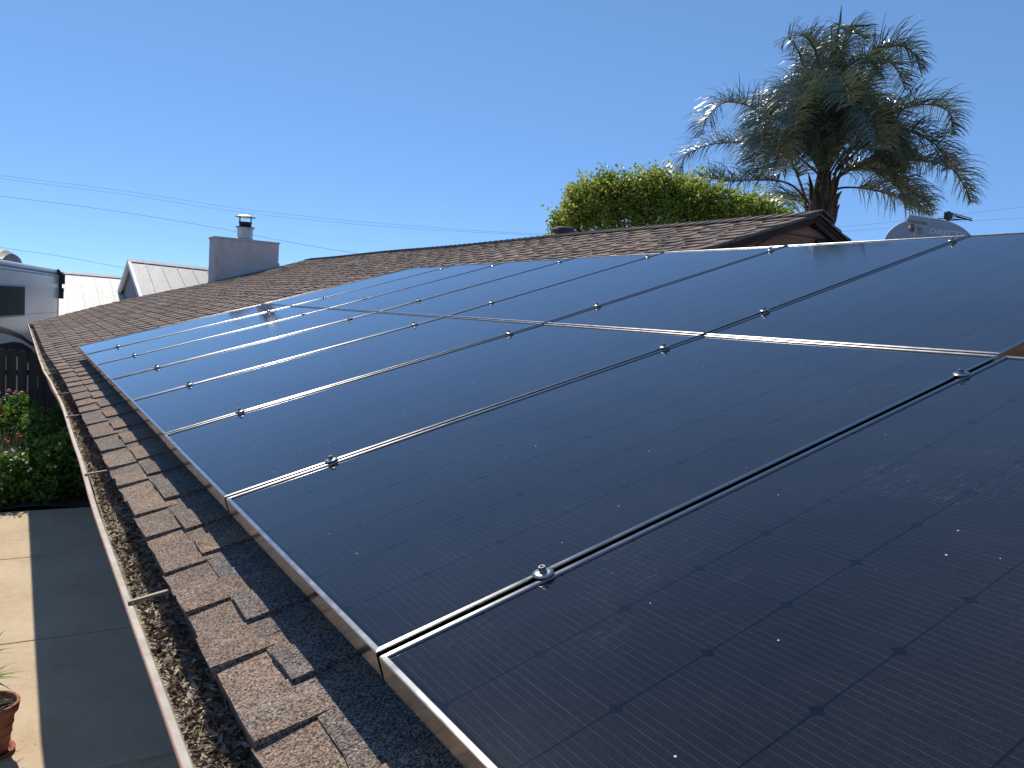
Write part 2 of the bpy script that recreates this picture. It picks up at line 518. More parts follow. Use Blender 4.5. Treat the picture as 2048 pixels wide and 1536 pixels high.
# ------------------------------------------------------------------ house
house = thing('house', 'long low house under a brown shingle roof with stucco chimney and near gable', 'house', (3, 8, ZG))
ys = [Y_NEAR + (Y_FAR - Y_NEAR) * i / 60 for i in range(61)]
ss = [S_EAVE + .035, .4, LP * .75, LP, LP + .9, LP + 1.8, LP + 2.7, S_RIDGE]
def slab_surface(ss, ys, t0, t1, ok=lambda s, y: True):
    v = []; f = []
    for t in (t0, t1):
        for y in ys:
            for s in ss: v.append(prof(s, y, t))
    n = len(ss); N = n * len(ys)
    for j in range(len(ys) - 1):
        for i in range(n - 1):
            if not ok(ss[i + 1], ys[j]): continue
            a = j * n + i
            f.append((a, a + 1, a + n + 1, a + n)); f.append((a + N, a + N + n, a + N + n + 1, a + N + 1))
    return v, f
mb = MB()
v, f = slab_surface(ss[:5] + [LP + 1.95], [y for y in ys if y < Y_GAB + .3], -.024, -.040); mb.add(v, f)
v, f = slab_surface(ss, [Y_GAB + .03] + [y for y in ys if y > Y_GAB + .03], -.024, -.040); mb.add(v, f)
# far side of the ridge, and the low roof behind the near part of the array
XE, ZE = 10.6, ZR - math.tan(R(23)) * (10.6 - XR)
n_ = len(mb.v)
for yy in (Y_GAB + .03, Y_FAR):
    for dz in (-.024, -.10): mb.v += [(XR, yy, ZR + dz), (XE, yy, ZE + dz)]
for q in ((0, 1, 5, 4), (2, 6, 7, 3), (0, 2, 3, 1), (4, 5, 7, 6), (1, 3, 7, 5)):
    mb.f.append(tuple(n_ + i for i in q)); mb.mi.append(0); mb.at.append(0)
mb.box(3.86, 10.4, Y_NEAR, Y_GAB + .28, .40, .47)
roof = mb.build('roof', M_DECK, house)

# shingles ---------------------------------------------------------------
courses = [S_EAVE, -.079]
while courses[-1] < S_RIDGE - .12: courses.append(courses[-1] + .1435)
courses.append(S_RIDGE + .01)
near_teeth = {0: [.146, .428, .717], 1: [.27, .563, 1.03], }
pieces = []          # (distance, verts, faces, tint)
def piece(s0, s1, y0, y1, tooth, tint, rr):
    fine = (y0 < 6 and s0 < .3)
    T = .0130 if tooth else .0022
    nx = 2 if fine else 1
    tz = -.0045
    lap = s1 + (.03 if s1 < S_RIDGE else 0)
    j = lambda a: rr.uniform(-a, a)
    wob = .0045 if fine else .002
    row0 = []; row1 = []
    slant = .008 if tooth else 0
    for k in range(nx + 1):
        y = y0 + (y1 - y0) * k / nx
        e = -slant if k == 0 else (slant if k == nx else 0)
        row0.append((s0 + j(wob), y + e * .5 + j(.001)))
        row1.append((lap, y - e * .5))
    mid = [(s0 + .075, y0 + j(.002)), (s0 + .075, y1 + j(.002))] if False else None
    v = []
    for (s, y) in row0: v.append(prof(s, y, T + j(.0022)))
    for (s, y) in row1: v.append(prof(s, y, tz + T * .42))
    for (s, y) in row0: v.append(prof(s + .002, y, -.009 if s0 < -.17 else -.022))
    for (s, y) in row1: v.append(prof(s, y, -.022))
    n = nx + 1; f = []
    for k in range(nx):
        f.append((k + 1, k, n + k, n + k + 1))                      # top
        f.append((k, k + 1, 2 * n + k + 1, 2 * n + k))              # butt
    f.append((0, 2 * n, 3 * n, n)); f.append((nx, n + nx, 3 * n + nx, 2 * n + nx))
    return v, f
rr = random.Random(11)
for ci in range(len(courses) - 1):
    s0, s1 = courses[ci], courses[ci + 1]
    upper = s0 > LP + 1.95 - .02
    y = (Y_GAB if upper else Y_NEAR + rr.uniform(0, .2))
    tooth = rr.random() < .5
    marks = [P0.y + m for m in near_teeth.get(ci, [])]
    ctint = rr.uniform(-.12, .12)
    while y < Y_FAR:
        w = rr.uniform(.12, .25) if tooth else rr.uniform(.08, .20)
        y1 = min(y + w, Y_FAR)
        # the near sides of the raised tabs next to the first panel stand where the photograph has them
        for m in marks:
            if y < m < y1 + .06: y1 = m; 
        if marks and any(abs(y - m) < 1e-6 for m in marks): tooth = True; y1 = y + rr.uniform(.10, .15)
        elif marks and any(abs(y1 - m) < 1e-6 for m in marks): tooth = False
        hidden = (s0 > .42 and s1 < 2.95 and -.1 < y and y1 < 7.5 and not (y < 1.5 and s0 > 1.3)) or (s0 > 2.95 and s1 < 3.1 and 1.6 < y < 7.4)
        if not hidden and y1 - y > .004:
            tint = clamp01(.5 + ctint + rr.uniform(-.42, .42) + (.1 if tooth else -.12))
            v, f = piece(s0, s1, y, y1, tooth, tint, rr)
            c = (v[0] + v[len(v) // 4]) / 2
            d = c.length if (y > .75 and not (s0 > .2 and y < 8.1 and s1 < 3.2)) else 99 + c.length
            if s0 < .45 and y > .75: d *= .8
            pieces.append((d, v, f, tint))
        y = y1; tooth = not tooth
pieces.sort(key=lambda q: q[0])
for d, v, f, tint in pieces[:300]:
    mesh('shingle', v, f, M_SH, roof, attr=[tint] * len(f))
mb = MB()
for d, v, f, tint in pieces[300:]: mb.add(v, f, 0, tint)
# back slope beyond the ridge
for k in range(34):
    a0 = k * .155; x0_, x1_ = XR + a0 * math.cos(R(23)), XR + (a0 + .17) * math.cos(R(23))
    zz = lambda x: ZR - math.tan(R(23)) * (x - XR)
    y = Y_GAB - .0
    while y < Y_FAR:
        w = rr.uniform(.25, .6); y1 = min(y + w, Y_FAR)
        T = rr.choice((0.0, .006))
        mb.add([(x0_, y, zz(x0_) - .008), (x0_, y1, zz(x0_) - .008), (x1_, y1, zz(x1_) + .004 + T), (x1_, y, zz(x1_) + .004 + T), (x1_, y, zz(x1_) - .02), (x1_, y1, zz(x1_) - .02), (x0_, y, zz(x0_) - .024), (x0_, y1, zz(x0_) - .024)],
               [(0, 3, 2, 1), (3, 4, 5, 2), (0, 6, 4, 3), (1, 2, 5, 7)], 0, rr.random())
        y = y1
so = mb.build('shingle_field', M_SH, roof, attr=True); tag(so, kind='stuff')

# ridge caps: folded tabs lapping away from the gable
y = Y_GAB - .03; k = 0
while y < Y_FAR - .05:
    w = .150
    yb = y; yt = min(y + w + .10, Y_FAR)
    lift = .020
    v = []
    hw = .155
    for (yy, dz) in ((yb, lift), (yt, .003)):
        yy2 = yy + rr.uniform(-.006, .006)
        for sx in (-1, 0, 1):
            sl = math.tan(SL2) if sx < 0 else math.tan(R(23))
            v.append((XR + sx * hw, yy2, ZR + bump_z(XR, yy) - abs(sx) * hw * sl + dz + (.006 if sx == 0 else .008)))
    v += [(a, b + .001, c - lift * .9) for a, b, c in v[:3]] + [(a, b, c - .012) for a, b, c in v[3:6]]
    f = [(0, 1, 4, 3), (1, 2, 5, 4), (0, 6, 7, 1), (1, 7, 8, 2), (0, 3, 9, 6), (2, 8, 11, 5)]
    mesh('ridge_cap', v, f, M_SH, roof, attr=[rr.uniform(.05, .5)] * len(f))
    y += w; k += 1

# gable wall with rake boards
gab = MB()
zl = lambda x: (ZK + math.tan(SL2) * (x - XK)) if x < XR else ZR - math.tan(R(23)) * (x - XR)
gw = MB()
gy = Y_GAB + .075
gw.add([(3.9, gy + .03, .44), (XR, gy + .03, .44), (XR, gy + .03, zl(XR) - .09), (3.9, gy + .03, .46)] , [(0, 1, 2, 3)])
gw.add([(XR, gy + .03, .44), (8, gy + .03, -.2), (8, gy + .03, zl(8) - .09), (XR, gy + .03, zl(XR) - .09)], [(0, 1, 2, 3)])
gable = gw.build('gable_wall', M_PLANK, house)
z = .42
while z < ZR - .13:
    z1 = min(z + .135, ZR - .13)
    xa = XK + (z1 + .09 - ZK) / math.tan(SL2) - .02
    xb = XR + (ZR - z1 - .09) / math.tan(R(23)) + .02
    pm = MB()
    x_l = max(3.88, xa - .35)
    cuts = [x_l, 4.75 + rr.uniform(-.3, .3), 6.0 + rr.uniform(-.4, .4), xb + .3]
    for a, b in zip(cuts, cuts[1:]):
        if b - a < .05: continue
        pm = MB()
        a2 = max(a, XK + (z + .1 - ZK) / math.tan(SL2) - .02) ; b2 = min(b - .004, XR + (ZR - z - .1) / math.tan(R(23)) + .02)
        if b2 <= a2: continue
        at_ = max(a, xa + .0); bt_ = min(b - .004, xb)
        if bt_ <= at_: continue
        pv = [(a2, gy, z + .004), (b2, gy, z + .004), (bt_, gy + .012, z1), (at_, gy + .012, z1)]
        pv += [(p[0], gy + .028, p[2]) for p in pv]
        pm.add(pv, [(0, 1, 2, 3), (4, 7, 6, 5), (0, 4, 5, 1), (1, 5, 6, 2), (2, 6, 7, 3), (3, 7, 4, 0)])
        pm.build('plank', M_PLANK, gable)
    z = z1
# dark louvred vent low on the gable
lv = MB()
lx, lz = 5.80, .60
for i in range(5):
    hw = .20 * math.sqrt(max(0, 1 - (i / 5.2) ** 2))
    lv.add([(lx - hw, gy - .025, lz + .045 * i), (lx + hw, gy - .025, lz + .045 * i), (lx + hw, gy - .004, lz + .045 * i + .04), (lx - hw, gy - .004, lz + .045 * i + .04), (lx - hw, gy - .004, lz + .045 * i), (lx + hw, gy - .004, lz + .045 * i)], [(0, 1, 2, 3), (0, 4, 5, 1), (0, 3, 4), (1, 5, 2)])
lv.build('gable_vent', M_DARKM, gable)
for nm, xa, xb in (('rake_board', 3.9, XR), ('rake_board', 8.2, XR)):
    rb = MB()
    s_ = 1 if xa < xb else -1
    for (yA, yB, top, hgt) in ((Y_GAB + .035, Y_GAB + .060, -.028, .060), (Y_GAB + .02, Y_GAB + .037, -.022, .03)):
        p = [(xa, zl(xa) + top), (xb - s_ * .0015, zl(xb - s_ * .0015) + top), (xb - s_ * .0015, zl(xb - s_ * .0015) + top - hgt), (xa, zl(xa) + top - hgt)]
        pv = [(q[0], yA, q[1]) for q in p] + [(q[0], yB, q[1]) for q in p]
        rb.add(pv, [(0, 1, 2, 3), (4, 7, 6, 5), (0, 4, 5, 1), (1, 5, 6, 2), (2, 6, 7, 3), (3, 7, 4, 0)])
    rb.build(nm, M_TRIM, house)
# soffit under the near overhang, far rake board
mb = MB()
pv = [prof(S_EAVE + .02, Y_FAR + .001, -.03), prof(LP, Y_FAR + .001, -.03), prof(S_RIDGE, Y_FAR + .001, -.03)]
for a, b in zip(pv, pv[1:]):
    mb.add([a, b, b + Vector((0, 0, -.14)), a + Vector((0, 0, -.14)), a + Vector((0, .03, 0)), b + Vector((0, .03, 0)), b + Vector((0, .03, -.14)), a + Vector((0, .03, -.14))],
           [(0, 1, 2, 3), (4, 7, 6, 5), (0, 4, 5, 1), (3, 2, 6, 7)])
mb.build('rake_board', M_TRIM, house)
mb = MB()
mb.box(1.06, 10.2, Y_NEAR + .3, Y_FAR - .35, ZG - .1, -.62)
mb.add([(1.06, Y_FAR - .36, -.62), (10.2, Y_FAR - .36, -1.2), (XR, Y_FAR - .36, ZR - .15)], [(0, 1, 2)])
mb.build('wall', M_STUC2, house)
mb = MB(); mb.box(.357, .380, Y_NEAR, Y_FAR, -.88, -.722)
mb.box(.380, 1.06, Y_NEAR, Y_FAR, -.88, -.86)
mb.build('fascia', M_TRIM, house)

# gutter ------------------------------------------------------------------
lipk = [(-3, .217), (1.2, .217), (2.7, .216), (3.9, .229), (5.6, .240), (6.8, .226), (8, .203), (9.5, .2), (12.4, .203), (17.9, .203)]
def lipx(y):
    for (a, xa), (b, xb) in zip(lipk, lipk[1:]):
        if a <= y <= b:
            t = sstep((y - a) / (b - a)); return xa + (xb - xa) * t
    return lipk[-1][1]
ZL = -.700
gy_ = [Y_NEAR + .1 * i for i in range(int((Y_FAR - Y_NEAR) / .1) + 2)]
def sweep(sec, ys, name, mats, parent, mi=None, smooth=False):
    v = []; f = []; m = []
    for y in ys:
        lx = lipx(y)
        for q in sec(y, lx): v.append(q)
    n = len(sec(ys[0], lipx(ys[0])))
    for j in range(len(ys) - 1):
        for i in range(n - 1):
            a = j * n + i
            f.append((a, a + n, a + n + 1, a + 1)); m.append(mi[i] if mi else 0)
    return mesh(name, v, f, mats, parent, m, smooth)
def gsec(y, lx):
    zb = .004 * noise.noise(Vector((y * 1.3, 0, 0)))
    return [(lx + .015, y, ZL - .008), (lx + .004, y, ZL - .011), (lx + .014, y, ZL - .016), (lx + .024, y, ZL - .05), (lx + .038, y, ZL - .085 + zb), (lx + .058, y, ZL - .15), (.354, y, ZL - .15), (.354, y, ZL - .012)]
gut = sweep(gsec, gy_, 'gutter', [M_GUTI, M_GUTP], house, [0, 1, 1, 1, 1, 1, 0])
sol = gut.modifiers.new('sheet', 'SOLIDIFY'); sol.thickness = .0015; sol.offset = 0
ys2 = [Y_NEAR + .03 * i for i in range(int((Y_FAR - Y_NEAR) / .03) + 2)]
def lsec(y, lx):
    j = noise.noise(Vector((y * 5.0, 3, 0))) * .0026 + noise.noise(Vector((y * 23.0, 8, 0))) * .0016
    e = lx + .0030 + j
    zz = .0012 * noise.noise(Vector((y * 3, 0, 5)))
    return [(lx + .0030, y, ZL - .012), (lx - .0002, y, ZL - .004 + zz), (lx + .001, y, ZL + zz), (e, y, ZL + .0008 + zz), (lx + .0150, y, ZL + .0005 + zz), (lx + .0185, y, ZL - .003), (lx + .0195, y, ZL - .014)]
lip = sweep(lsec, ys2, 'gutter_lip', [M_GUTW, M_GUTP, M_GUTI], gut, [1, 1, 1, 0, 0, 2])
for ysx in (1.93, 3.38, 4.97, 6.06, 7.86, 8.85, 9.68, 11.5, 13.2, 15.0):
    st = MB(); lx = lipx(ysx)
    dy = .03
    for (xa_, ya_, za_, xb_, yb_, zb_) in ((lx + .006, ysx, ZL + .002, .325, ysx + dy, ZL + .010),):
        st.add([(xa_, ya_ - .0055, za_), (xb_, yb_ - .0055, zb_), (xb_, yb_ + .0055, zb_), (xa_, ya_ + .0055, za_),
                (xa_, ya_ - .0055, za_ + .006), (xb_, yb_ - .0055, zb_ + .006), (xb_, yb_ + .0055, zb_ + .006), (xa_, ya_ + .0055, za_ + .006)],
               [(0, 3, 2, 1), (4, 5, 6, 7), (0, 1, 5, 4), (2, 3, 7, 6), (0, 4, 7, 3), (1, 2, 6, 5)])
    st.build('gutter_strap', M_GUTI, gut)
mb = MB()
mb.add([(lipx(17.8) - .01, 17.84, ZL), (.336, 17.84, ZL + .005), (.336, 17.84, ZL - .13), (lipx(17.8) + .02, 17.84, ZL - .13)], [(0, 1, 2, 3)])
mb.build('gutter_end_cap', M_GUTW, gut)

# leaf litter in the gutter (stuff)
def litz(x, y):
    return .018 * sstep((x - .285) / .05) + ZL - .090 + .012 * noise.noise(Vector((x * 18, y * 3.2, 0))) + .010 * noise.noise(Vector((x * 50, y * 40, 2))) - .006 * sstep((2.5 - y) / 2)
v = []; f = []; nx_ = 10
yl = [Y_NEAR + .018 * i for i in range(int(9.2 / .018))] + [6.0 + .12 * i for i in range(99)]
for y in yl:
    lx = lipx(y)
    for i in range(nx_ + 1):
        x = lx + .046 + (.352 - lx - .046) * i / nx_
        v.append((x, y, litz(x, y)))
for j in range(len(yl) - 1):
    for i in range(nx_):
        a = j * (nx_ + 1) + i; f.append((a, a + 1, a + nx_ + 2, a + nx_ + 1))
mb = MB(); mb.add(v, f)
nf = len(f)
rl = random.Random(5)
for k in range(7500):
    y = .9 + 7.5 * rl.random() ** 2.0
    lx = lipx(y); x = rl.uniform(lx + .053, .348)
    s = rl.uniform(.003, .0085) * (1.5 if rl.random() < .06 else 1)
    c = Vector((x, y, litz(x, y) + rl.uniform(.000, .007)))
    q = Matrix.Rotation(rl.uniform(0, 6.28), 3, 'Z') @ Matrix.Rotation(rl.uniform(-.9, .9), 3, 'X') @ Matrix.Rotation(rl.uniform(-.7, .7), 3, 'Y')
    L = s * rl.uniform(1.2, 2.2)
    pts = [q @ Vector(p) + c for p in ((-L, 0, 0), (0, -s * .6, s * .3), (L, 0, 0), (0, s * .6, s * .35))]
    mb.add(pts, [(0, 1, 2), (0, 2, 3)], 1)
for k in range(26):
    y = rl.uniform(1.0, 5); lx = lipx(y); x = rl.uniform(lx + .06, .33)
    a = rl.uniform(0, 6.28); p = Vector((x, y, litz(x, y) + .006)); pts = [p.copy()]
    for i in range(5):
        a += rl.uniform(-.5, .5); p = p + Vector((math.cos(a) * .3, math.sin(a), 0)) * .012; p.z += rl.uniform(-.002, .004); pts.append(p.copy())
    mb.tube(pts, .0009, 4, 1)
lo = mb.build('leaf_litter', [M_LIT, M_FLK]); tag(lo, 'dry brown leaf litter and grit filling the roof gutter', 'leaf litter', kind='stuff')

# chimney ------------------------------------------------------------------
cx0, cx1, cy0, cy1 = 3.57, 4.915, Y_FAR + .04, Y_FAR + .66
ct = 1.325
mb = MB(); mb.box(cx0, cx1, cy0, cy1, ZG - .1, ct - .03)
ch = mb.build('chimney', M_STUC, house); bevel(ch, .012, 2)
mb = MB(); mb.box(cx0 - .018, cx1 + .018, cy0 - .018, cy1 + .018, ct - .032, ct)
mb.build('chimney_crown', M_STUC, ch)
mb = MB()
zf = lambda x: prof(S_RIDGE * 0 + (x - XK) / math.cos(SL2) + LP, Y_FAR, 0).z
pv = [(cx0 - .02, cy0 - .012, zf(cx0) + .01), (cx1 + .02, cy0 - .012, zf(cx1) + .01), (cx1 + .02, cy0 - .012, zf(cx1) + .085), (cx0 - .02, cy0 - .012, zf(cx0) + .085)]
pv += [(a, b + .010, c) for a, b, c in pv] 
mb.add(pv, [(0, 1, 2, 3), (4, 7, 6, 5), (3, 2, 6, 7), (0, 4, 5, 1)])
pv = [(cx0 - .02, cy0 - .014, zf(cx0) + .012), (cx1 + .02, cy0 - .014, zf(cx1) + .012), (cx1 + .02, cy0 - .10, zf(cx1) + .006), (cx0 - .02, cy0 - .10, zf(cx0) + .006)]
mb.build('flashing', M_GALV, ch)
fx, fy = 4.24, 18.12
mb = MB(); mb.lathe([(.0, ct - .01), (.19, ct - .01), (.185, ct + .02), (.162, ct + .035), (.162, ct + .23), (.185, ct + .235), (.185, ct + .262), (.15, ct + .265), (.0, ct + .265)], (fx, fy, 0), 28)
mb.build('flue_pipe', M_GALV, ch, smooth=False)
mb = MB(); mb.lathe([(.20, ct + .268), (.20, ct + .278), (.10, ct + .285), (.10, ct + .29), (.145, ct + .38), (.138, ct + .385), (.09, ct + .30)], (fx, fy, 0), 28)
mb.build('flue_collar', M_DARKM, ch)
mb = MB()
for k in range(4):
    a = k * math.pi / 2 + .5
    mb.tube([(fx + .16 * math.cos(a), fy + .16 * math.sin(a), ct + .26), (fx + .165 * math.cos(a), fy + .165 * math.sin(a), ct + .50)], .008, 5)
mb.build('cap_bracket', M_DARKM, ch)
mb = MB(); mb.lathe([(.0, ct + .545), (.09, ct + .54), (.16, ct + .515), (.225, ct + .495), (.228, ct + .488), (.15, ct + .492), (.0, ct + .50)], (fx, fy, 0), 28)
mb.build('rain_cap', M_GALV, ch, smooth=True)

# roof vent behind the ridge
vx, vy, vz = 5.88, 8.40, ZR - math.tan(R(23)) * .28
mb = MB(); mb.lathe([(.16, vz - .02), (.16, vz + .0), (.085, vz + .02), (.085, vz + .20)], (vx, vy, 0), 20)
v1 = mb.build('roof_vent', M_DARKM, house)
mb = MB(); mb.lathe([(.0, vz + .285), (.08, vz + .28), (.135, vz + .262), (.150, vz + .235), (.145, vz + .225), (.145, vz + .205), (.0, vz + .225)], (vx, vy, 0), 24)
mb.lathe([(.085, vz + .07), (.115, vz + .07), (.115, vz + .10), (.085, vz + .10)], (vx, vy, 0), 24)
mb.build('vent_hood', M_DARKM, v1)

# ------------------------------------------------------------------ solar panels
PW, PL = .986, 1.654
CELL_P, CX0, CY0 = .1485, .0155, (PW - 6 * .1621) / 2
CELL_Q = .1621
def frame_mesh():
    sec = [(.0, -.040), (.0, -.0022), (.0006, -.0006), (.0020, 0), (.0080, 0), (.0092, -.0008), (.0096, -.0036)]
    v = []; f = []
    for d, z in sec:
        v += [(d, d, z), (PL - d, d, z), (PL - d, PW - d, z), (d, PW - d, z)]
    for i in range(len(sec) - 1):
        for k in range(4):
            a = i * 4 + k; b = i * 4 + (k + 1) % 4
            f.append((a, b, b + 4, a + 4))
    n = len(v)
    d = .028
    v += [(0, 0, -.040), (PL, 0, -.040), (PL, PW, -.040), (0, PW, -.040), (d, d, -.040), (PL - d, d, -.040), (PL - d, PW - d, -.040), (d, PW - d, -.040)]
    for k in range(4): f.append((n + k, n + 4 + k, n + 4 + (k + 1) % 4, n + (k + 1) % 4))
    me = bpy.data.meshes.new('frame'); me.from_pydata(v, [], f); me.materials.append(M_FRX); me.materials.append(M_FRY); me.materials.append(M_FRS)
    me.polygons.foreach_set('material_index', [2 if i < 4 or i >= 24 else i % 2 for i in range(len(f))]); me.update()
    return me
ME_FRAME = frame_mesh()
def quadbox_mesh(name, x0, x1, y0, y1, z0, z1, mat):
    mb = MB(); mb.box(x0, x1, y0, y1, z0, z1)
    me = bpy.data.meshes.new(name); me.from_pydata(mb.v, [], mb.f); me.materials.append(mat); me.update()
    return me
ME_LAM = quadbox_mesh('laminate', .006, PL - .008, .008, PW - .008, -.0075, -.00382, M_LAM)
ME_LAM_UP = ME_LAM
def cell_verts(ox, oy, z):
    gx, gy, c = .00005, .0015, .0094
    x0, x1, y0, y1 = ox + gx, ox + CELL_P - gx, oy + gy, oy + CELL_Q - gy
    return [(x0 + c, y0, z), (x1 - c, y0, z), (x1, y0 + c, z), (x1, y1 - c, z), (x1 - c, y1, z), (x0 + c, y1, z), (x0, y1 - c, z), (x0, y0 + c, z)]
mb = MB(); mb.add(cell_verts(0, 0, 0) + [(a, b, -.0001) for a, b, c in cell_verts(0, 0, 0)], [tuple(range(8))] + [(i, i + 8, (i + 1) % 8 + 8, (i + 1) % 8) for i in range(8)])
ME_CELL = bpy.data.meshes.new('cell'); ME_CELL.from_pydata(mb.v, [], mb.f); ME_CELL.materials.append(M_CELL); ME_CELL.update()
mb = MB()
for i in range(11):
    for j in range(6):
        mb.add(cell_verts(i * CELL_P, j * CELL_Q, 0), [tuple(range(8))])
ME_CELLS = bpy.data.meshes.new('cell_field'); ME_CELLS.from_pydata(mb.v, [], mb.f); ME_CELLS.materials.append(M_CELL); ME_CELLS.update()

def slope_mat(org, th):
    V = Vector((math.cos(th), 0, math.sin(th))); V = (V - UD * V.dot(UD)).normalized()
    N = V.cross(UD).normalized()
    m = Matrix((V, UD, N)).transposed().to_4x4(); m.translation = org
    return m
def seam(m):
    return P0 + UD * m
def th2_of(m): return TH2 - .0187 * (m / 7) ** 2
def kink(m):
    return seam(m) + Vector((math.cos(TH), 0, math.sin(TH))) * LP
ORD = ['first', 'second', 'third', 'fourth', 'fifth', 'sixth', 'seventh', 'eighth']
G_PAN = 'black solar panels in silver frames on the roof'
for m in range(-1, 7):
    for row in ('lower', 'upper'):
        if row == 'upper' and m < 0: continue
        if row == 'lower':
            M4 = slope_mat(seam(m) + UD * .007, TH)
            lab = ('black solar panel nearest the camera, cell grid clearly visible, bottom right' if m < 0 else
                   'farthest black solar panel of the lower row, beside the far corner' if m == 6 else
                   'black solar panel of the lower row, %s counting from the camera' % ORD[m + 1])
        else:
            M4 = slope_mat(kink(m) + Vector((math.cos(TH2), 0, math.sin(TH2))) * .007 + UD * .007, th2_of(m + .5))
            lab = ('nearest black solar panel of the upper row, at the right edge' if m == 0 else
                   'farthest black solar panel of the upper row, at its far left end' if m == 6 else
                   'black solar panel of the upper row, %s counting from the right edge' % ORD[m])
        p = thing('solar_panel', lab, 'solar panel', (0, 0, 0), G_PAN)
        jit = Matrix.Rotation(rnd.uniform(-.0012, .0012), 4, 'X') @ Matrix.Translation((rnd.uniform(-.0012, .0012), 0, rnd.uniform(-.0008, .0008)))
        p.matrix_basis = M4 @ jit
        for nm, me in (('frame', ME_FRAME), ('laminate', ME_LAM)):
            o = bpy.data.objects.new(nm, me); C.objects.link(o); o.parent = p
        if (row == 'lower' and m < 3) or (row == 'upper' and m < 2):
            for i in range(11):
                for j in range(6):
                    o = bpy.data.objects.new('cell', ME_CELL); C.objects.link(o); o.parent = p
                    o.location = (CX0 + i * CELL_P, CY0 + j * CELL_Q, -.0037)
        else:
            o = bpy.data.objects.new('cell_field', ME_CELLS); C.objects.link(o); o.parent = p
            o.location = (CX0, CY0, -.0037); tag(o, kind='stuff')

# clamps bridging the seams
def disc(mb, prof_, n=20, sx=1, sy=1):
    v = []; f = []
    for r, z in prof_:
        for k in range(n):
            a = 2 * math.pi * k / n; v.append((r * math.cos(a) * sx, r * math.sin(a) * sy, z))
    for i in range(len(prof_) - 1):
        for k in range(n): f.append((i * n + k, i * n + (k + 1) % n, (i + 1) * n + (k + 1) % n, (i + 1) * n + k))
    f.append(tuple((len(prof_) - 1) * n + k for k in range(n)))
    mb.add(v, f)
mb = MB(); disc(mb, [(.0150, .0004), (.0172, .0012), (.0178, .0028), (.0165, .0044), (.0125, .0058), (.010, .0062)], 24, 1.0, 1.02)
ME_CL = bpy.data.meshes.new('clamp_plate'); ME_CL.from_pydata(mb.v, [], mb.f); ME_CL.materials.append(M_STEEL); ME_CL.polygons.foreach_set('use_smooth', [True] * len(ME_CL.polygons)); ME_CL.update()
mb = MB(); disc(mb, [(.0082, .006), (.0082, .0078), (.0066, .0082)], 18); disc(mb, [(.0062, .008), (.0064, .0140), (.0054, .0150), (.0034, .0150), (.0030, .0118)], 6 * 3)
ME_BO = bpy.data.meshes.new('bolt'); ME_BO.from_pydata(mb.v, [], mb.f); ME_BO.materials.append(M_STEEL); ME_BO.update()
mb = MB(); mb.box(-.012, .012, -.0045, .0045, -.045, .0006)
ME_ST = bpy.data.meshes.new('clamp_stem'); ME_ST.from_pydata(mb.v, [], mb.f); ME_ST.materials.append(M_DARKM); ME_ST.update()
cl_pos = {0: (.2899, -.0092), 1: (1.4766, -.0040), 2: (.3184, -.0027), 3: (1.5408, -.0062)}
for m in range(0, 7):
    for k in range(4):
        if k >= 2 and m == 0: continue
        b, s = cl_pos[k]; v_ = b + s * m
        low = k < 2
        M4 = slope_mat(seam(m), TH) if low else slope_mat(kink(m), th2_of(m))
        rowt = 'lower' if low else 'upper'; end = ('lower', 'upper')[k % 2]
        if m == 0: lab = ('largest silver clamp with bolt, on the nearest seam in the foreground' if k == 0 else 'silver clamp with bolt on the nearest seam by the right edge of the photo')
        elif m == 1: lab = {0: 'silver clamp on the second nearest seam, close above the gutter side edge', 1: 'silver clamp on the second nearest seam just before the middle gap', 2: 'silver clamp on the second nearest seam just past the middle gap', 3: 'silver clamp on the second nearest seam right below the satellite dish'}[k]
        else: lab = 'silver clamp near the %s end of the %s row, %s seam from the camera' % ('bottom' if end == 'lower' else 'top', rowt, ORD[m])
        c = thing('panel_clamp', lab, 'clamp', (0, 0, 0), 'clamps between the solar panels')
        c.matrix_basis = M4 @ Matrix.Translation((v_, 0, 0)) @ Matrix.Rotation(rnd.uniform(0, 1), 4, 'Z')
        for nm, me in (('clamp_plate', ME_CL), ('bolt', ME_BO)):
            o = bpy.data.objects.new(nm, me); C.objects.link(o); o.parent = c

# ------------------------------------------------------------------ satellite dish
dc = Vector((7.28, 4.41, .925))
dn = Vector((-.80, -.50, .37)).normalized()
da = Vector((0, 0, 1)).cross(dn).normalized(); db = dn.cross(da).normalized()
rr_ = Matrix.Rotation(R(-11), 3, dn); da = rr_ @ da; db = rr_ @ db
DW, DH, DD = .385, .285, .075
def dpt(x, y, off=0.0):
    r_ = (x / DW) ** 2 + (y / DH) ** 2
    return dc + da * x + db * y + dn * (DD * (r_ - 1) + off)
dish = thing('satellite_dish', 'grey oval satellite dish with pale lettering standing behind the solar panels', 'satellite dish', (7.45, 4.55, .48))
mb = MB(); v = []; f = []; nr, na = 9, 48
for i in range(nr + 1):
    for k in range(na):
        q = i / nr; a = 2 * math.pi * k / na; v.append(dpt(DW * q * math.cos(a), DH * q * math.sin(a)))
for i in range(nr):
    for k in range(na): f.append((i * na + k, (i + 1) * na + k, (i + 1) * na + (k + 1) % na, i * na + (k + 1) % na))
f.append(tuple(range(na))[::-1]) if False else None
rim0 = nr * na
v += [dpt(DW * 1.02 * math.cos(2 * math.pi * k / na), DH * 1.02 * math.sin(2 * math.pi * k / na), -.008) for k in range(na)]
v += [dpt(DW * 1.0 * math.cos(2 * math.pi * k / na), DH * 1.0 * math.sin(2 * math.pi * k / na), -.014) for k in range(na)]
for w in (0, 1):
    for k in range(na): f.append((rim0 + w * na + k, rim0 + (w + 1) * na + k, rim0 + (w + 1) * na + (k + 1) % na, rim0 + w * na + (k + 1) % na))
mb.add(v, f); mb.build('reflector', M_DISH, dish, smooth=True)
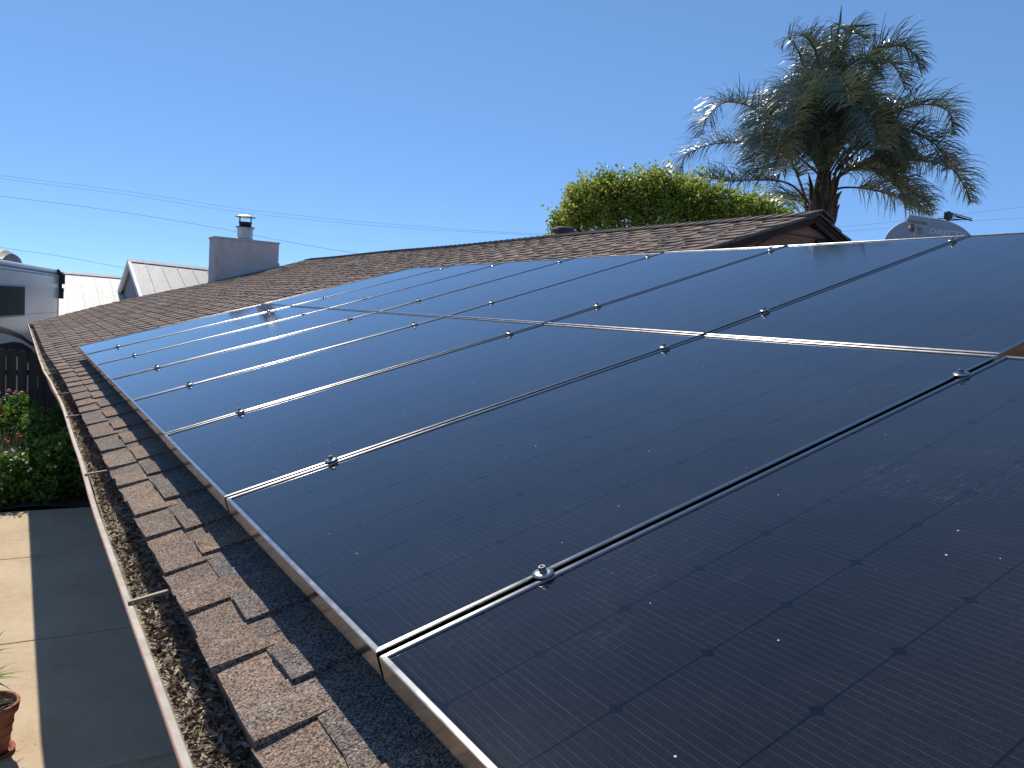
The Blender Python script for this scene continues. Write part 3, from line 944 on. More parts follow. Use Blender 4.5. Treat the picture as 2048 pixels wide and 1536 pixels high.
def text_mesh(body, size, fn, name, mat, parent, shear=0.0, bold=0.0):
    cu = bpy.data.curves.new(name, 'FONT'); cu.body = body; cu.size = size; cu.resolution_u = 3; cu.shear = shear; cu.offset = bold
    to = bpy.data.objects.new(name + '_source', cu); C.objects.link(to)
    bpy.context.view_layer.update()
    me = bpy.data.meshes.new_from_object(to.evaluated_get(bpy.context.evaluated_depsgraph_get()))
    bpy.data.objects.remove(to); bpy.data.curves.remove(cu)
    v = [fn(p.co.x, p.co.y) for p in me.vertices]; f = [tuple(p.vertices) for p in me.polygons]
    bpy.data.meshes.remove(me)
    return mesh(name, v, f, mat, parent)
tx0, ty0 = -.045, .150
text_mesh('DIRECTV', .068, lambda x, y: dpt(tx0 + x * 1.12, ty0 + y, .004), 'lettering', M_LOGO, dish, shear=.12, bold=.0018)
mb = MB()
for (r0, r1, a0, a1, ox, oy) in ((.030, .018, 20, 190, 0, .006), (.024, .012, -10, 150, .006, -.012), (.016, .006, -30, 120, .010, -.024)):
    v = []; n = 12
    for i in range(n + 1):
        a = R(a0 + (a1 - a0) * i / n); w = math.sin(math.pi * i / n)
        for r_ in (r0, r0 - (r0 - r1) * .55 * w): v.append(dpt(tx0 - .045 + ox + r_ * math.cos(a), ty0 + .028 + oy + r_ * math.sin(a) * .8, .004))
    mb.add(v, [(2 * i, 2 * i + 1, 2 * i + 3, 2 * i + 2) for i in range(n)])
mb.build('logo_swirl', M_LOGO, dish)
arm_end = dc + dn * .40 + da * -.115 + db * .005
mb = MB(); mb.tube([dpt(0, -DH * .98) - dn * .02, dc + dn * .10 - db * (DH + .03) - da * .03, dc + dn * .34 - db * .16 - da * .09, arm_end - db * .05], .014, 8)
mb.build('feed_arm', M_DISH, dish)
Ma = Matrix((da, db, dn)).transposed().to_4x4(); Ma.translation = arm_end
mb = MB(); mb.box(-.095, .075, -.01, .050, -.03, .03, M=Ma)
o = mb.build('feed_head', M_DISH, dish); bevel(o, .012, 2)
for ox in (-.035, .03):
    mb = MB()
    Mh = Ma @ Matrix.Translation((ox, -.045, -.02))
    mb.lathe([(.0, -.055), (.030, -.055), (.032, -.03), (.018, -.015), (.018, .03), (.0, .03)], (0, 0, 0), 16, M=Mh)
    mb.build('feed_horn', simple('feed_horn_tan', (.30, .22, .17), None, 6, .6) if ox < 0 else M_DISH, dish)
mb = MB(); mb.tube([(7.45, 4.55, .47), (7.45, 4.55, .75), dc - dn * .10], .022, 10); mb.box(7.38, 7.52, 4.48, 4.62, .471, .478)
mb.build('mast', M_GALV, dish)

# distant rooftop aerial
aer = thing('tv_aerial', 'small dark television aerial poking up behind the dish on the right', 'aerial', (13.86, 8.10, ZG))
mb = MB(); mb.tube([(13.86, 8.10, ZG), (13.86, 8.10, 2.34)], .03, 6); mb.build('mast', M_DARKM, aer)
for i, (hz, l) in enumerate(((2.18, .36), (2.22, .30), (2.26, .26), (2.30, .20))):
    mb = MB(); c = Vector((13.86 + .06 * i, 8.10 - .05 * i, hz - .01 * i)); d = Vector((.75, -.45, .12 - .1 * i)) * l
    mb.tube([c - d, c + d], .008, 4); mb.build('rod', M_DARKM, aer)
mb = MB(); mb.box(13.81, 13.91, 8.05, 8.15, 2.20, 2.32); mb.build('amplifier', M_DARKM, aer)
mb = MB(); mb.tube([(13.80, 8.14, 2.32), (14.20, 7.86, 2.20)], .012, 4); mb.build('boom', M_DARKM, aer)

# ------------------------------------------------------------------ neighbouring metal-roofed building (two gabled volumes)
nb = thing('metal_roof_building', 'neighbour building with pale standing seam metal roofs behind the far roof edge', 'building', (3, 33, ZG))
def metal_volume(xa, xb, yr, zr_a, zr_b, run, slope, mat, left_wall, backrun):
    zr = lambda x: zr_a + (zr_b - zr_a) * (x - xa) / (xb - xa)
    tn = math.tan(R(slope))
    w = .455
    n = max(1, round((xb - xa) / w)); w = (xb - xa) / n
    for i in range(n):
        x0, x1 = xa + i * w, xa + (i + 1) * w - .012
        mb = MB()
        a = [(x0, yr, zr(x0)), (x1, yr, zr(x1)), (x1, yr - run, zr(x1) - run * tn), (x0, yr - run, zr(x0) - run * tn)]
        mb.add(a + [(p[0], p[1], p[2] - .02) for p in a], [(0, 3, 2, 1), (4, 5, 6, 7), (0, 4, 7, 3), (1, 2, 6, 5), (3, 7, 6, 2)])
        mb.add([(x1, yr, zr(x1) - .01), (x1 + .011, yr, zr(x1) - .01), (x1 + .011, yr - run, zr(x1) - run * tn - .01), (x1, yr - run, zr(x1) - run * tn - .01),
                (x1, yr, zr(x1) + .028), (x1 + .011, yr, zr(x1) + .028), (x1 + .011, yr - run, zr(x1) - run * tn + .028), (x1, yr - run, zr(x1) - run * tn + .028)],
               [(4, 7, 6, 5), (0, 3, 7, 4), (1, 5, 6, 2), (3, 2, 6, 7)])
        mb.build('roof_sheet', mat, nb)
    mb = MB()
    a = [(xa - .04, yr - .14, zr(xa) - .14 * tn + .034), (xb + .02, yr - .14, zr(xb) - .14 * tn + .034), (xb + .02, yr, zr(xb) + .075), (xa - .04, yr, zr(xa) + .075), (xb + .02, yr + .2, zr(xb) + .02), (xa - .04, yr + .2, zr(xa) + .02)]
    mb.add(a, [(0, 1, 2, 3), (3, 2, 4, 5)]); mb.add([(p[0], p[1], p[2] - .015) for p in a], [(0, 3, 2, 1)])
    mb.build('ridge_flashing', M_MROOF, nb)
    mb = MB()
    a = [(xa, yr, zr(xa) - .02), (xb, yr, zr(xb) - .02), (xb, yr + backrun, zr(xb) - .02 - backrun * tn), (xa, yr + backrun, zr(xa) - .02 - backrun * tn)]
    mb.add(a, [(0, 1, 2, 3)]); mb.add([(p[0], p[1], p[2] - .03) for p in a], [(0, 3, 2, 1)])
    mb.build('back_roof', mat, nb)
    yb, yf = yr + backrun - .3, yr - run + .3
    mb = MB()
    zb_, zf_ = zr(xa) - .08 - (backrun - .3) * tn, zr(xa) - .08 - (run - .3) * tn
    for x in (xa + .12, xb - .12):
        mb.add([(x, yf, ZG - .2), (x, yf, zf_), (x, yr, zr(x) - .07), (x, yb, zb_), (x, yb, ZG - .2)], [(0, 1, 2, 3, 4)])
    mb.add([(xa + .12, yf, ZG - .2), (xb - .12, yf, ZG - .2), (xb - .12, yf, zf_), (xa + .12, yf, zf_)], [(0, 1, 2, 3)])
    mb.build('wall', M_TRIMG, nb)
    if left_wall:
        mb = MB()
        for (y0, z0, y1, z1) in ((yr, zr_a + .03, yr - run, zr_a + .03 - run * tn), (yr, zr_a + .03, yr + backrun, zr_a + .03 - backrun * tn)):
            p = [(xa - .05, y0, z0), (xa - .05, y1, z1), (xa - .05, y1, z1 - .15), (xa - .05, y0, z0 - .15)]
            q = [(a + .09, b, c) for a, b, c in p]
            mb.add(p + q, [(0, 1, 2, 3), (4, 7, 6, 5), (0, 4, 5, 1), (3, 2, 6, 7)])
        mb.build('rake_trim', M_MROOF, nb)
M_TRIMG = simple('blue_grey_wall', (.16, .18, .21), (.13, .15, .18), 2, .8)
metal_volume(-.9, 3.19, 31.0, .575, .53, 5.0, 19.5, M_MROOF, False, 4)
metal_volume(2.92, 9.6, 27.0, .99, .80, 5.5, 20, M_MROOF2, True, 4.2)

# ------------------------------------------------------------------ motorhome
F0 = Vector((1.05, 26.6, 0)); dd = Vector((-.218, -.976, 0)).normalized(); ii = Vector((-.976, .218, 0)).normalized()
rv = thing('motorhome', 'large white motorhome with tinted window and black swoosh stripes behind the fence', 'motorhome', (F0.x, F0.y, ZG))
MR = Matrix((dd, ii, Vector((0, 0, 1)))).transposed().to_4x4(); MR.translation = Vector((F0.x, F0.y, 0))
def rvbox(nm, x0, x1, y0, y1, z0, z1, mat, bev=0, par=None):
    mb = MB(); mb.box(x0, x1, y0, y1, z0, z1, M=MR)
    o = mb.build(nm, mat, par or rv)
    if bev: bevel(o, bev, 3)
    return o
body = rvbox('body', 0, 10.5, 0, 2.5, ZG + .35, .44, M_RVW, .06)
rvbox('roof_cap', -.03, 10.53, -.02, 2.52, .442, .56, M_RVW, .05)
rvbox('drip_rail', -.01, 10.5, -.03, -.002, .36, .385, simple('grey_rail', (.35, .35, .36), None, 5, .5))
rvbox('corner_trim', -.012, .03, -.012, .03, ZG + .4, .43, bpy.data.materials['grey_rail'])
w = rvbox('window', 3.98, 6.2, -.015, .01, -.66, .00, M_GLASSD, .05)
rvbox('window_frame', 3.94, 6.24, -.008, .012, -.70, .04, bpy.data.materials['grey_rail'], .04, w)
w2 = rvbox('window', 7.2, 9.0, -.015, .01, -.66, .00, M_GLASSD, .05)
rvbox('window_frame', 7.16, 9.04, -.008, .012, -.70, .04, bpy.data.materials['grey_rail'], .04, w2)
rvbox('side_seam', 0, 3.9, -.006, .0, -.665, -.655, bpy.data.materials['grey_rail'])
# domed rooftop unit
mb = MB()
v = []; f = []
for i in range(9):
    t = i / 8; x = 2.35 + 1.75 * t
    h = .34 * (math.sin(math.pi * min(1, .12 + t * .85)) ** .55)
    for k in range(7):
        a = math.pi * k / 6
        v.append(MR @ Vector((x, .75 - .36 * math.cos(a), .56 + h * (math.sin(a) ** .5 if 0 < k < 6 else 0))))
for i in range(8):
    for k in range(6): a = i * 7 + k; f.append((a, a + 1, a + 8, a + 7))
f.append(tuple(range(7))); f.append(tuple(56 + k for k in range(7))[::-1])
mb.add(v, f); mb.build('air_conditioner', simple('ac_shroud_taupe', (.105, .098, .075), (.085, .08, .06), 4, .6), rv, smooth=False)
def stripe(pts, th0, th1, nm):
    mb = MB(); v = []; n = len(pts)
    for i, (s_, z_) in enumerate(pts):
        t = th0 + (th1 - th0) * i / (n - 1)
        for dz in (t / 2, -t / 2):
            v.append(MR @ Vector((s_, -.006, z_ + dz)))
    m = len(v); v += [p + Vector((0, 0, 0)) - (MR.to_3x3() @ Vector((0, .003, 0))) * -1 for p in v]
    mb.add(v[:m], [(2 * i, 2 * i + 1, 2 * i + 3, 2 * i + 2) for i in range(n - 1)])
    mb.build(nm, M_RVB, rv)
stripe([(1.5, -1.62), (2.5, -1.52), (3.3, -1.40), (4.2, -1.20), (5.2, -1.05), (6.4, -.92), (8, -.85)], .05, .16, 'stripe')
stripe([(2.2, -2.1), (3.3, -1.72), (4.2, -1.52), (5.0, -1.43), (6.5, -1.40), (8, -1.42)], .45, .22, 'stripe')
mb = MB()
for (x, y, z, sx, sy, sz) in ((-.08, -.02, .30, .10, .12, .30), (-.14, .06, .12, .07, .12, .26), (-.06, -.02, -.12, .05, .10, .3), (-.12, -.02, -.02, .09, .09, .12), (-.05, .0, .46, .12, .1, .08)):
    mb.box(x - sx, x + sx * .6, y - sy, y + sy, z - sz / 2, z + sz / 2, M=MR)
mb.tube([MR @ Vector((-.15, 0, .42)), MR @ Vector((-.05, 0, .5)), MR @ Vector((.3, -.03, .5))], .05, 8)
o = mb.build('awning_arm', M_DARKM, rv); bevel(o, .02, 2)
for x in (1.7, 8.2):
    wl = MB(); wl.lathe([(0, 0), (.45, 0), (.48, .06), (.45, .25), (0, .25)], (0, 0, 0), 20, M=MR @ Matrix.Translation((x, .3, ZG + .32)) @ Matrix.Rotation(R(90), 4, 'X'))
    wl.build('wheel', M_DARKM, rv)

# ------------------------------------------------------------------ fence
fence = thing('wooden_fence', 'dark weathered dog-ear picket fence behind the flower bed', 'fence', (0, 15.5, ZG))
x = -4.6; k = 0
while x < .74:
    w = .136 + rnd.uniform(-.004, .004)
    g = rnd.choice((.008, .010, .014, .020))
    zt = -1.045 - .05 * (x + .2) / .6 * (1 if x > -.2 else .3) + rnd.uniform(-.018, .018)
    c = .032
    lean = rnd.uniform(-.006, .006)
    p = [(x + lean, ZG), (x + w + lean - rnd.uniform(0, .012), ZG), (x + w, zt - c), (x + w - c, zt), (x + c, zt), (x, zt - c)]
    y0 = 15.5 + rnd.uniform(-.004, .004)
    v = [(a, y0, b) for a, b in p] + [(a, y0 + .018, b) for a, b in p]
    mb = MB(); mb.add(v, [(0, 1, 2, 3, 4, 5), tuple(range(11, 5, -1))] + [(i, i + 6, (i + 1) % 6 + 6, (i + 1) % 6) for i in range(6)])
    mb.build('picket', M_FENCE, fence)
    x += w + g
for z_ in (-1.42, -2.62):
    mb = MB(); mb.box(-4.6, .75, 15.52, 15.56, z_ - .045, z_ + .045); mb.build('rail', M_FENCE, fence)
mb = MB(); mb.box(-.345, -.325, 15.44, 15.497, -1.30, -1.22); mb.box(-1.6, -.30, 15.46, 15.497, -1.30, -1.22); mb.box(-1.6, -.31, 15.46, 15.497, -1.98, -1.90); mb.build('gate_brace', M_FENCE, fence)

# ------------------------------------------------------------------ flower bed
def leaf_cloud(c, rad, n, size, rg, up_bias=.3, aspect=1.8, hollow=.35, flat=False):
    v = []; f = []
    for i in range(n):
        while True:
            p = Vector((rg.uniform(-1, 1), rg.uniform(-1, 1), rg.uniform(-1, 1)))
            if hollow < p.length < 1: break
        p = Vector((p.x * rad[0], p.y * rad[1], p.z * rad[2]))
        lump = 1 + .75 * noise.noise((p * .6 + Vector(c)) * (1.7 / max(rad)) * 1.6)
        p = p * lump + Vector(c)
        s = size * rg.uniform(.55, 1.3)
        nrm = Vector((rg.gauss(0, 1), rg.gauss(0, 1), rg.gauss(0, 1) + up_bias * 2)).normalized()
        t = nrm.cross(Vector((rg.gauss(0, 1), rg.gauss(0, 1), rg.gauss(0, 1)))).normalized(); b = nrm.cross(t)
        L = s * aspect * .5; W = s * .5
        n0 = len(v)
        v += [p - t * L, p - b * W + nrm * W * .25, p + t * L - nrm * L * .3, p + b * W + nrm * W * .25]
        f += [(n0, n0 + 1, n0 + 2), (n0, n0 + 2, n0 + 3)]
    return v, f
def blossoms(cs, size, rg):
    v = []; f = []
    for c in cs:
        c = Vector(c)
        for k in range(9):
            nrm = Vector((rg.gauss(0, 1), rg.gauss(0, 1) - .6, rg.gauss(0, 1) + .8)).normalized()
            t = nrm.orthogonal().normalized(); b = nrm.cross(t)
            p = c + nrm * size * .45; s = size * rg.uniform(.35, .6); n0 = len(v)
            v += [p - t * s, p - b * s, p + t * s, p + b * s, p + nrm * s * .5]
            f += [(n0, n0 + 1, n0 + 4), (n0 + 1, n0 + 2, n0 + 4), (n0 + 2, n0 + 3, n0 + 4), (n0 + 3, n0, n0 + 4)]
    return v, f
rg = random.Random(31)
def shrub(label, cat, c, rad, n, size, mat, fl=None, flm=None, fls=.035, name='flowering_shrub', group=None, stems=6):
    t = thing(name, label, cat, (c[0], c[1], ZG + .02), group)
    v, f = leaf_cloud(c, rad, n, size, rg); mesh('foliage', v, f, mat, t)
    mb = MB()
    for k in range(stems):
        a = rg.uniform(0, 6.28); q = Vector((c[0] + rad[0] * .6 * math.cos(a), c[1] + rad[1] * .6 * math.sin(a), c[2] + rad[2] * rg.uniform(0, .7)))
        b = Vector((c[0] + rg.uniform(-.04, .04), c[1] + rg.uniform(-.04, .04), ZG))
        mb.tube([b, (b + q) / 2 + Vector((0, 0, .05)), q], [.009, .007, .004], 5)
    mb.build('stem', M_TBARK, t)
    if fl:
        pts = []
        for k in range(fl):
            th = rg.uniform(0, 6.28); ph = rg.uniform(-.3, 1.2)
            d = Vector((math.cos(th) * math.cos(ph), -abs(math.sin(th)) * math.cos(ph), math.sin(ph)))
            pts.append((c[0] + d.x * rad[0] * 1.02, c[1] + d.y * rad[1] * 1.02, c[2] + d.z * rad[2] * 1.02))
        for q in pts:
            v, f = blossoms([q], fls * rg.uniform(.7, 1.25), rg)
            mesh('blossom', v, f, flm, t)
    return t
shrub('sunlit leafy shrub with cream blossoms at the front left of the bed', 'shrub', (.00, 12.95, -2.62), (.30, .34, .40), 1500, .045, M_SLEAF, 8, M_WFL)
shrub('shaded dark green shrub dotted with white blossoms next to the gutter', 'shrub', (.62, 13.1, -2.55), (.40, .45, .48), 2200, .045, M_SLEAF, 10, M_WFL)
shrub('low dark shrub in the shade at the patio edge between the other shrubs', 'shrub', (.33, 12.8, -2.74), (.26, .3, .28), 1100, .04, M_SLEAF, 4, M_WFL, .028)
shrub('tall rose bush with pink blooms rising in front of the fence pickets', 'rose bush', (.02, 14.5, -2.10), (.24, .3, .52), 950, .05, M_SLEAF, 6, M_PFL, .05, 'rose_bush')
shrub('leafy rose bush with red blooms at the left picture edge by the fence', 'rose bush', (-.25, 14.2, -2.35), (.34, .34, .52), 1500, .05, M_SLEAF, 6, M_RFL, .045, 'rose_bush')
shrub('small yellow green shrub low by the terracotta pot at the left edge', 'shrub', (-.22, 12.8, -2.78), (.20, .25, .26), 700, .04, M_SPLEAF, 3, M_WFL, .025)
shrub('leafy green shrub behind the cream blossoms, between the rose bushes and the gutter', 'shrub', (.30, 13.9, -2.45), (.36, .4, .52), 1700, .05, M_SLEAF, 3, M_WFL, .03)
shrub('dark bushy shrub close to the fence pickets, deep in the gutter side shade', 'shrub', (.62, 14.5, -2.45), (.34, .4, .50), 1500, .05, M_SLEAF, 2, M_PFL, .03)
# strap-leaved clump
t = thing('strap_leaf_plant', 'bright strap-leaved clump catching the sun beside the shade line', 'plant', (.20, 13.6, ZG))
mb = MB()
for k in range(46):
    a = rg.uniform(0, 6.28); L = rg.uniform(.45, .75); d = Vector((math.cos(a), math.sin(a), 0)); s_ = Vector((-d.y, d.x, 0)) * .016
    p0 = Vector((.16, 13.55, ZG + .35)); pts = []
    for i in range(6):
        u_ = i / 5; pts.append(p0 + d * L * .55 * u_ + Vector((0, 0, L * (1.25 * u_ - .95 * u_ * u_))))
    v = []
    for i, p in enumerate(pts):
        w = (1 - (i / 5) ** 2) + .05; v += [p - s_ * w, p + s_ * w]
    mb.add(v, [(2 * i, 2 * i + 1, 2 * i + 3, 2 * i + 2) for i in range(5)])
mb.build('leaves', M_SPLEAF, t)
# grey stalky plant with red flower heads
t = thing('stalky_flower_plant', 'pale grey-green stalky plant with red flower heads at the left edge', 'plant', (-.16, 13.4, ZG))
mb = MB()
heads = []
for k in range(230):
    b = Vector((-.16 + rg.uniform(-.22, .22), 13.4 + rg.uniform(-.3, .3), ZG)); tip = b + Vector((rg.uniform(-.12, .12), rg.uniform(-.15, .1), rg.uniform(.45, .98)))
    m_ = (b + tip) / 2 + Vector((rg.uniform(-.03, .03), rg.uniform(-.03, .03), .03))
    mb.tube([b, m_, tip], [.004, .003, .002], 3)
    if rg.random() < .07: heads.append(tip)
    for q in range(3):
        c_ = b.lerp(tip, rg.uniform(.3, 1)); dv = Vector((rg.gauss(0, 1), rg.gauss(0, 1), rg.gauss(0, 1))).normalized() * .035
        n0 = dv.cross(Vector((.3, .5, .8))).normalized() * .006
        mb.add([c_ - n0, c_ + dv, c_ + n0], [(0, 1, 2)])
mb.build('stalks', M_GLEAF, t)
for h in heads[:12]:
    v, f = blossoms([h], .042, rg); mesh('flower_head', v, f, M_RFL, t)

# pots ---------------------------------------------------------------------
def pot(c, r, h, label, spiky=True, nm='flower_pot'):
    t = thing(nm, label, 'plant pot', c)
    mb = MB()
    mb.lathe([(r * .0, 0), (r * .58, 0), (r * .62, h * .03), (r * .84, h * .78), (r * .85, h * .80), (r * .95, h * .815), (r * 1.0, h * .985), (r * .985, h), (r * .90, h), (r * .88, h * .98), (r * .86, h * .86)], c, 36)
    for k in range(3):
        zz = h * (.2 + .18 * k); rr0 = r * (.66 + .055 * k)
        mb.lathe([(rr0 - .0, zz), (rr0 + .006, zz + .006), (rr0 + .006, zz + .012), (rr0 + .001, zz + .018)], c, 36)
    mb.build('pot_body', M_TERRA, t, smooth=True)
    mb = MB(); mb.lathe([(0, h * .90), (r * .4, h * .905), (r * .865, h * .88)], c, 24); mb.build('soil', M_SOIL, t)
    mb = MB(); mb.lathe([(0, .001), (r * .78, .001), (r * .86, h * .07), (r * .80, h * .07), (r * .7, h * .02)], c, 30); mb.build('saucer', M_TERRA, t, smooth=True)
    return t
pt = pot((-.115, 5.86, ZG), .17, .34, 'terracotta pot with ridged rim holding a spiky plant at the lower left corner')
sp = thing('spiky_plant', 'spiky green yucca-like plant growing out of the terracotta pot', 'plant', (-.115, 5.86, ZG + .3))
mb = MB(); mb.tube([(-.13, 5.88, ZG + .3), (-.14, 5.92, ZG + .48)], [.02, .016], 7); mb.build('stem', M_TBARK, sp)
for (hc, hn) in (((-.13, 5.92, ZG + .47), 46), ((-.15, 6.20, ZG + .52), 30)):
    mb = MB()
    for k in range(hn):
        a = rg.uniform(0, 6.28); el = rg.uniform(-.35, .9); L = rg.uniform(.16, .27)
        d = Vector((math.cos(a) * math.cos(el), math.sin(a) * math.cos(el), math.sin(el))); s_ = d.cross(Vector((0, 0, 1))).normalized() * .0095
        v = []
        for i in range(5):
            u_ = i / 4; p = Vector(hc) + d * L * u_ + Vector((0, 0, -.05 * u_ * u_)); w = (1 - u_ ** 1.6) + .06
            v += [p - s_ * w, p + s_ * w]
        mb.add(v, [(2 * i, 2 * i + 1, 2 * i + 3, 2 * i + 2) for i in range(4)])
    mb.build('leaf_rosette', M_SPLEAF, sp)
mb = MB()
for k in range(70):
    a = rg.uniform(0, 6.28); r_ = .13 * math.sqrt(rg.random()); c_ = Vector((-.115 + r_ * math.cos(a), 5.86 + r_ * math.sin(a), ZG + .31 + rg.uniform(0, .02)))
    b_ = rg.uniform(0, 6.28); d = Vector((math.cos(b_), math.sin(b_), rg.uniform(-.2, .3))) * rg.uniform(.02, .06); s_ = d.cross(Vector((0, 0, 1))).normalized() * .004
    mb.add([c_ - s_, c_ + d, c_ + s_], [(0, 1, 2)])
mb.build('dead_leaves', M_FLK, sp)
pot((-.36, 12.55, ZG), .16, .32, 'smaller terracotta pot standing at the front left corner of the flower bed')

# fallen petals and leaf bits on the patio
mb = MB()
for k in range(60):
    x_, y_ = rg.uniform(-.25, .2), rg.uniform(12.0, 12.34); s_ = rg.uniform(.01, .035); a = rg.uniform(0, 6.28)
    d = Vector((math.cos(a), math.sin(a), 0)) * s_; n_ = Vector((-d.y, d.x, 0)) * .5; c_ = Vector((x_, y_, ZG + .004 + rg.random() * .01))
    mb.add([c_ - d, c_ - n_, c_ + d, c_ + n_], [(0, 1, 2, 3)])
tag(mb.build('fallen_leaves', M_FLK), 'small dry leaves scattered on the patio in front of the flower bed', 'leaves', kind='stuff')

# ------------------------------------------------------------------ broadleaf tree behind the ridge
rt_ = random.Random(77)
tree = thing('broadleaf_tree', 'bright green broadleaf tree behind the roof ridge beside the palm', 'tree', (9.4, 11.0, ZG))
blobs = [((8.44, 11.71, 1.8), (0.37, 0.41, 0.36)), ((8.61, 11.38, 2.06), (0.42, 0.46, 0.4)), ((8.82, 11.02, 2.14), (0.43, 0.48, 0.41)), ((9.09, 10.62, 2.18), (0.43, 0.47, 0.4)), ((9.41, 10.42, 2.17), (0.41, 0.45, 0.39)), ((9.63, 10.03, 2.06), (0.37, 0.41, 0.35)), ((9.95, 9.83, 2.02), (0.39, 0.42, 0.37)), ((10.16, 9.46, 1.95), (0.31, 0.35, 0.3)), ((10.47, 9.25, 1.91), (0.26, 0.29, 0.25)), ((10.72, 9.1, 1.86), (0.18, 0.2, 0.17)), ((8.86, 10.96, 1.76), (0.48, 0.52, 0.45)), ((9.38, 10.4, 1.78), (0.47, 0.52, 0.45)), ((10.03, 9.99, 1.79), (0.43, 0.47, 0.4)), ((9.23, 10.56, 2.42), (0.19, 0.21, 0.18)), ((8.67, 11.14, 2.32), (0.22, 0.25, 0.21)), ((8.23, 11.82, 1.63), (0.21, 0.23, 0.2)), ((9.77, 10.21, 2.32), (0.17, 0.19, 0.16)), ((8.51, 11.7, 2.21), (0.2, 0.22, 0.19)), ((9.4, 11.4, 1.2), (.9, .9, .6))]
LV = []; LF = []
def leaf(p, nrm, s, rg_):
    t_ = nrm.cross(Vector((rg_.gauss(0, 1), rg_.gauss(0, 1), rg_.gauss(0, 1)))).normalized(); b_ = nrm.cross(t_)
    L = s * .95; W = s * .42; n0 = len(LV)
    LV.extend([p, p + t_ * L * .5 - b_ * W + nrm * W * .3, p + t_ * L - nrm * L * .3, p + t_ * L * .5 + b_ * W + nrm * W * .3])
    LF.extend([(n0, n0 + 1, n0 + 2), (n0, n0 + 2, n0 + 3)])
for c, rad in blobs:
    vol = rad[0] * rad[1] * rad[2]
    for k in range(int(60 + 900 * vol ** .67)):
        # one twig tip with its leaves, close to the blob's skin
        d = Vector((rt_.gauss(0, 1), rt_.gauss(0, 1), rt_.gauss(0, 1) + .25)).normalized()
        q = .40 + .56 * rt_.random() ** .7
        lump = 1 + .30 * noise.noise((Vector(c) + d) * 2.1)
        p = Vector(c) + Vector((d.x * rad[0], d.y * rad[1], d.z * rad[2])) * q * lump
        axis = (d + Vector((0, 0, .5)) + Vector((rt_.gauss(0, .4), rt_.gauss(0, .4), rt_.gauss(0, .3)))).normalized()
        for i in range(rt_.randint(9, 16)):
            o_ = axis * rt_.uniform(-.06, .13) + Vector((rt_.gauss(0, .04), rt_.gauss(0, .04), rt_.gauss(0, .035)))
            nrm = (Vector((rt_.gauss(0, 1), rt_.gauss(0, 1), rt_.gauss(0, 1) + .8))).normalized()
            leaf(p + o_, nrm, rt_.uniform(.035, .068), rt_)
for k in range(230):                    # loose shoots breaking the outline
    c, rad = blobs[rt_.randrange(len(blobs) - 1)]
    d = Vector((rt_.gauss(0, 1), rt_.gauss(0, 1), abs(rt_.gauss(0, 1)) + .3)).normalized()
    p = Vector(c) + Vector((d.x * rad[0], d.y * rad[1], d.z * rad[2])) * .9
    ax = (d + Vector((rt_.gauss(0, .35), rt_.gauss(0, .35), .5))).normalized()
    for i in range(rt_.randint(6, 12)):
        leaf(p + ax * (.032 * i) + Vector((rt_.gauss(0, .018), rt_.gauss(0, .018), rt_.gauss(0, .015))), Vector((rt_.gauss(0, 1), rt_.gauss(0, 1), rt_.gauss(0, 1) + .6)).normalized(), rt_.uniform(.04, .07), rt_)
mesh('crown', LV, LF, M_TLEAF, tree)
mb = MB()
base = Vector((9.4, 11.0, ZG))
mb.tube([base, base + Vector((.05, .05, 1.6)), base + Vector((0, 0, 2.6))], [.17, .13, .11], 10)
mb.build('trunk', M_TBARK, tree)
for c, rad in blobs[:8]:
    mb = MB(); s_ = base + Vector((0, 0, 2.5)); e_ = Vector(c); m_ = s_.lerp(e_, .5) + Vector((0, 0, -.15))
    mb.tube([s_, m_, e_, e_ + (e_ - s_) * .05 + Vector((0, 0, .05))], [.07, .05, .03, .012], 6); mb.build('branch', M_TBARK, tree)
# small dry sprigs by the vent and ridge
sp_ = shrub('small leafy sprig beside the dark roof vent at the left end of the tree', 'shrub', (6.9, 10.0, .98), (.20, .2, .28), 260, .05, M_TLEAF, name='climbing_sprig', stems=3)

# ------------------------------------------------------------------ queen palm
palm = thing('queen_palm', 'tall queen palm with drooping feathery fronds beyond the roof ridge', 'palm tree', (17.2, 13.2, ZG))
ptk = [(17.25, 13.10, ZG), (17.24, 13.12, .5), (17.20, 13.155, 2.56), (17.15, 13.25, 3.1)]
mb = MB(); mb.tube(ptk, [.26, .24, .23, .27], 16); mb.build('trunk', M_BARK, palm, smooth=True)
mb = MB(); mb.tube([(17.15, 13.25, 3.0), (17.12, 13.28, 3.35), (17.12, 13.30, 3.8), (17.15, 13.32, 4.3), (17.2, 13.38, 5.2)], [.34, .30, .20, .12, .05], 14)
mb.build('crown_shaft', M_BARK, palm)
rp = random.Random(3)
for k in range(26):
    a = rp.uniform(0, 6.28); z_ = rp.uniform(2.85, 3.7); r_ = .30 - (z_ - 3) * .06
    mb = MB(); c_ = Vector((17.13, 13.27, z_)); d = Vector((math.cos(a), math.sin(a), 0))
    mb.tube([c_ + d * r_ * .7 - Vector((0, 0, .3)), c_ + d * r_, c_ + d * (r_ + .05) + Vector((0, 0, .28)), c_ + d * (r_ + .10 + rp.random() * .08) + Vector((0, 0, .36 + rp.random() * .2))], [.07, .075, .045, .012], 6)
    mb.build('frond_boot', M_BARK, palm)
def catmull(pts, n):
    P = [Vector(p) for p in pts]; P = [P[0] * 2 - P[1]] + P + [P[-1] * 2 - P[-2]]
    out = []
    m = len(P) - 3
    for i in range(n + 1):
        u_ = i / n * m; k = min(int(u_), m - 1); t = u_ - k
        a, b, c, d = P[k:k + 4]
        out.append(.5 * ((2 * b) + (c - a) * t + (2 * a - 5 * b + 4 * c - d) * t * t + (3 * b - a - 3 * c + d) * t ** 3))
    return out
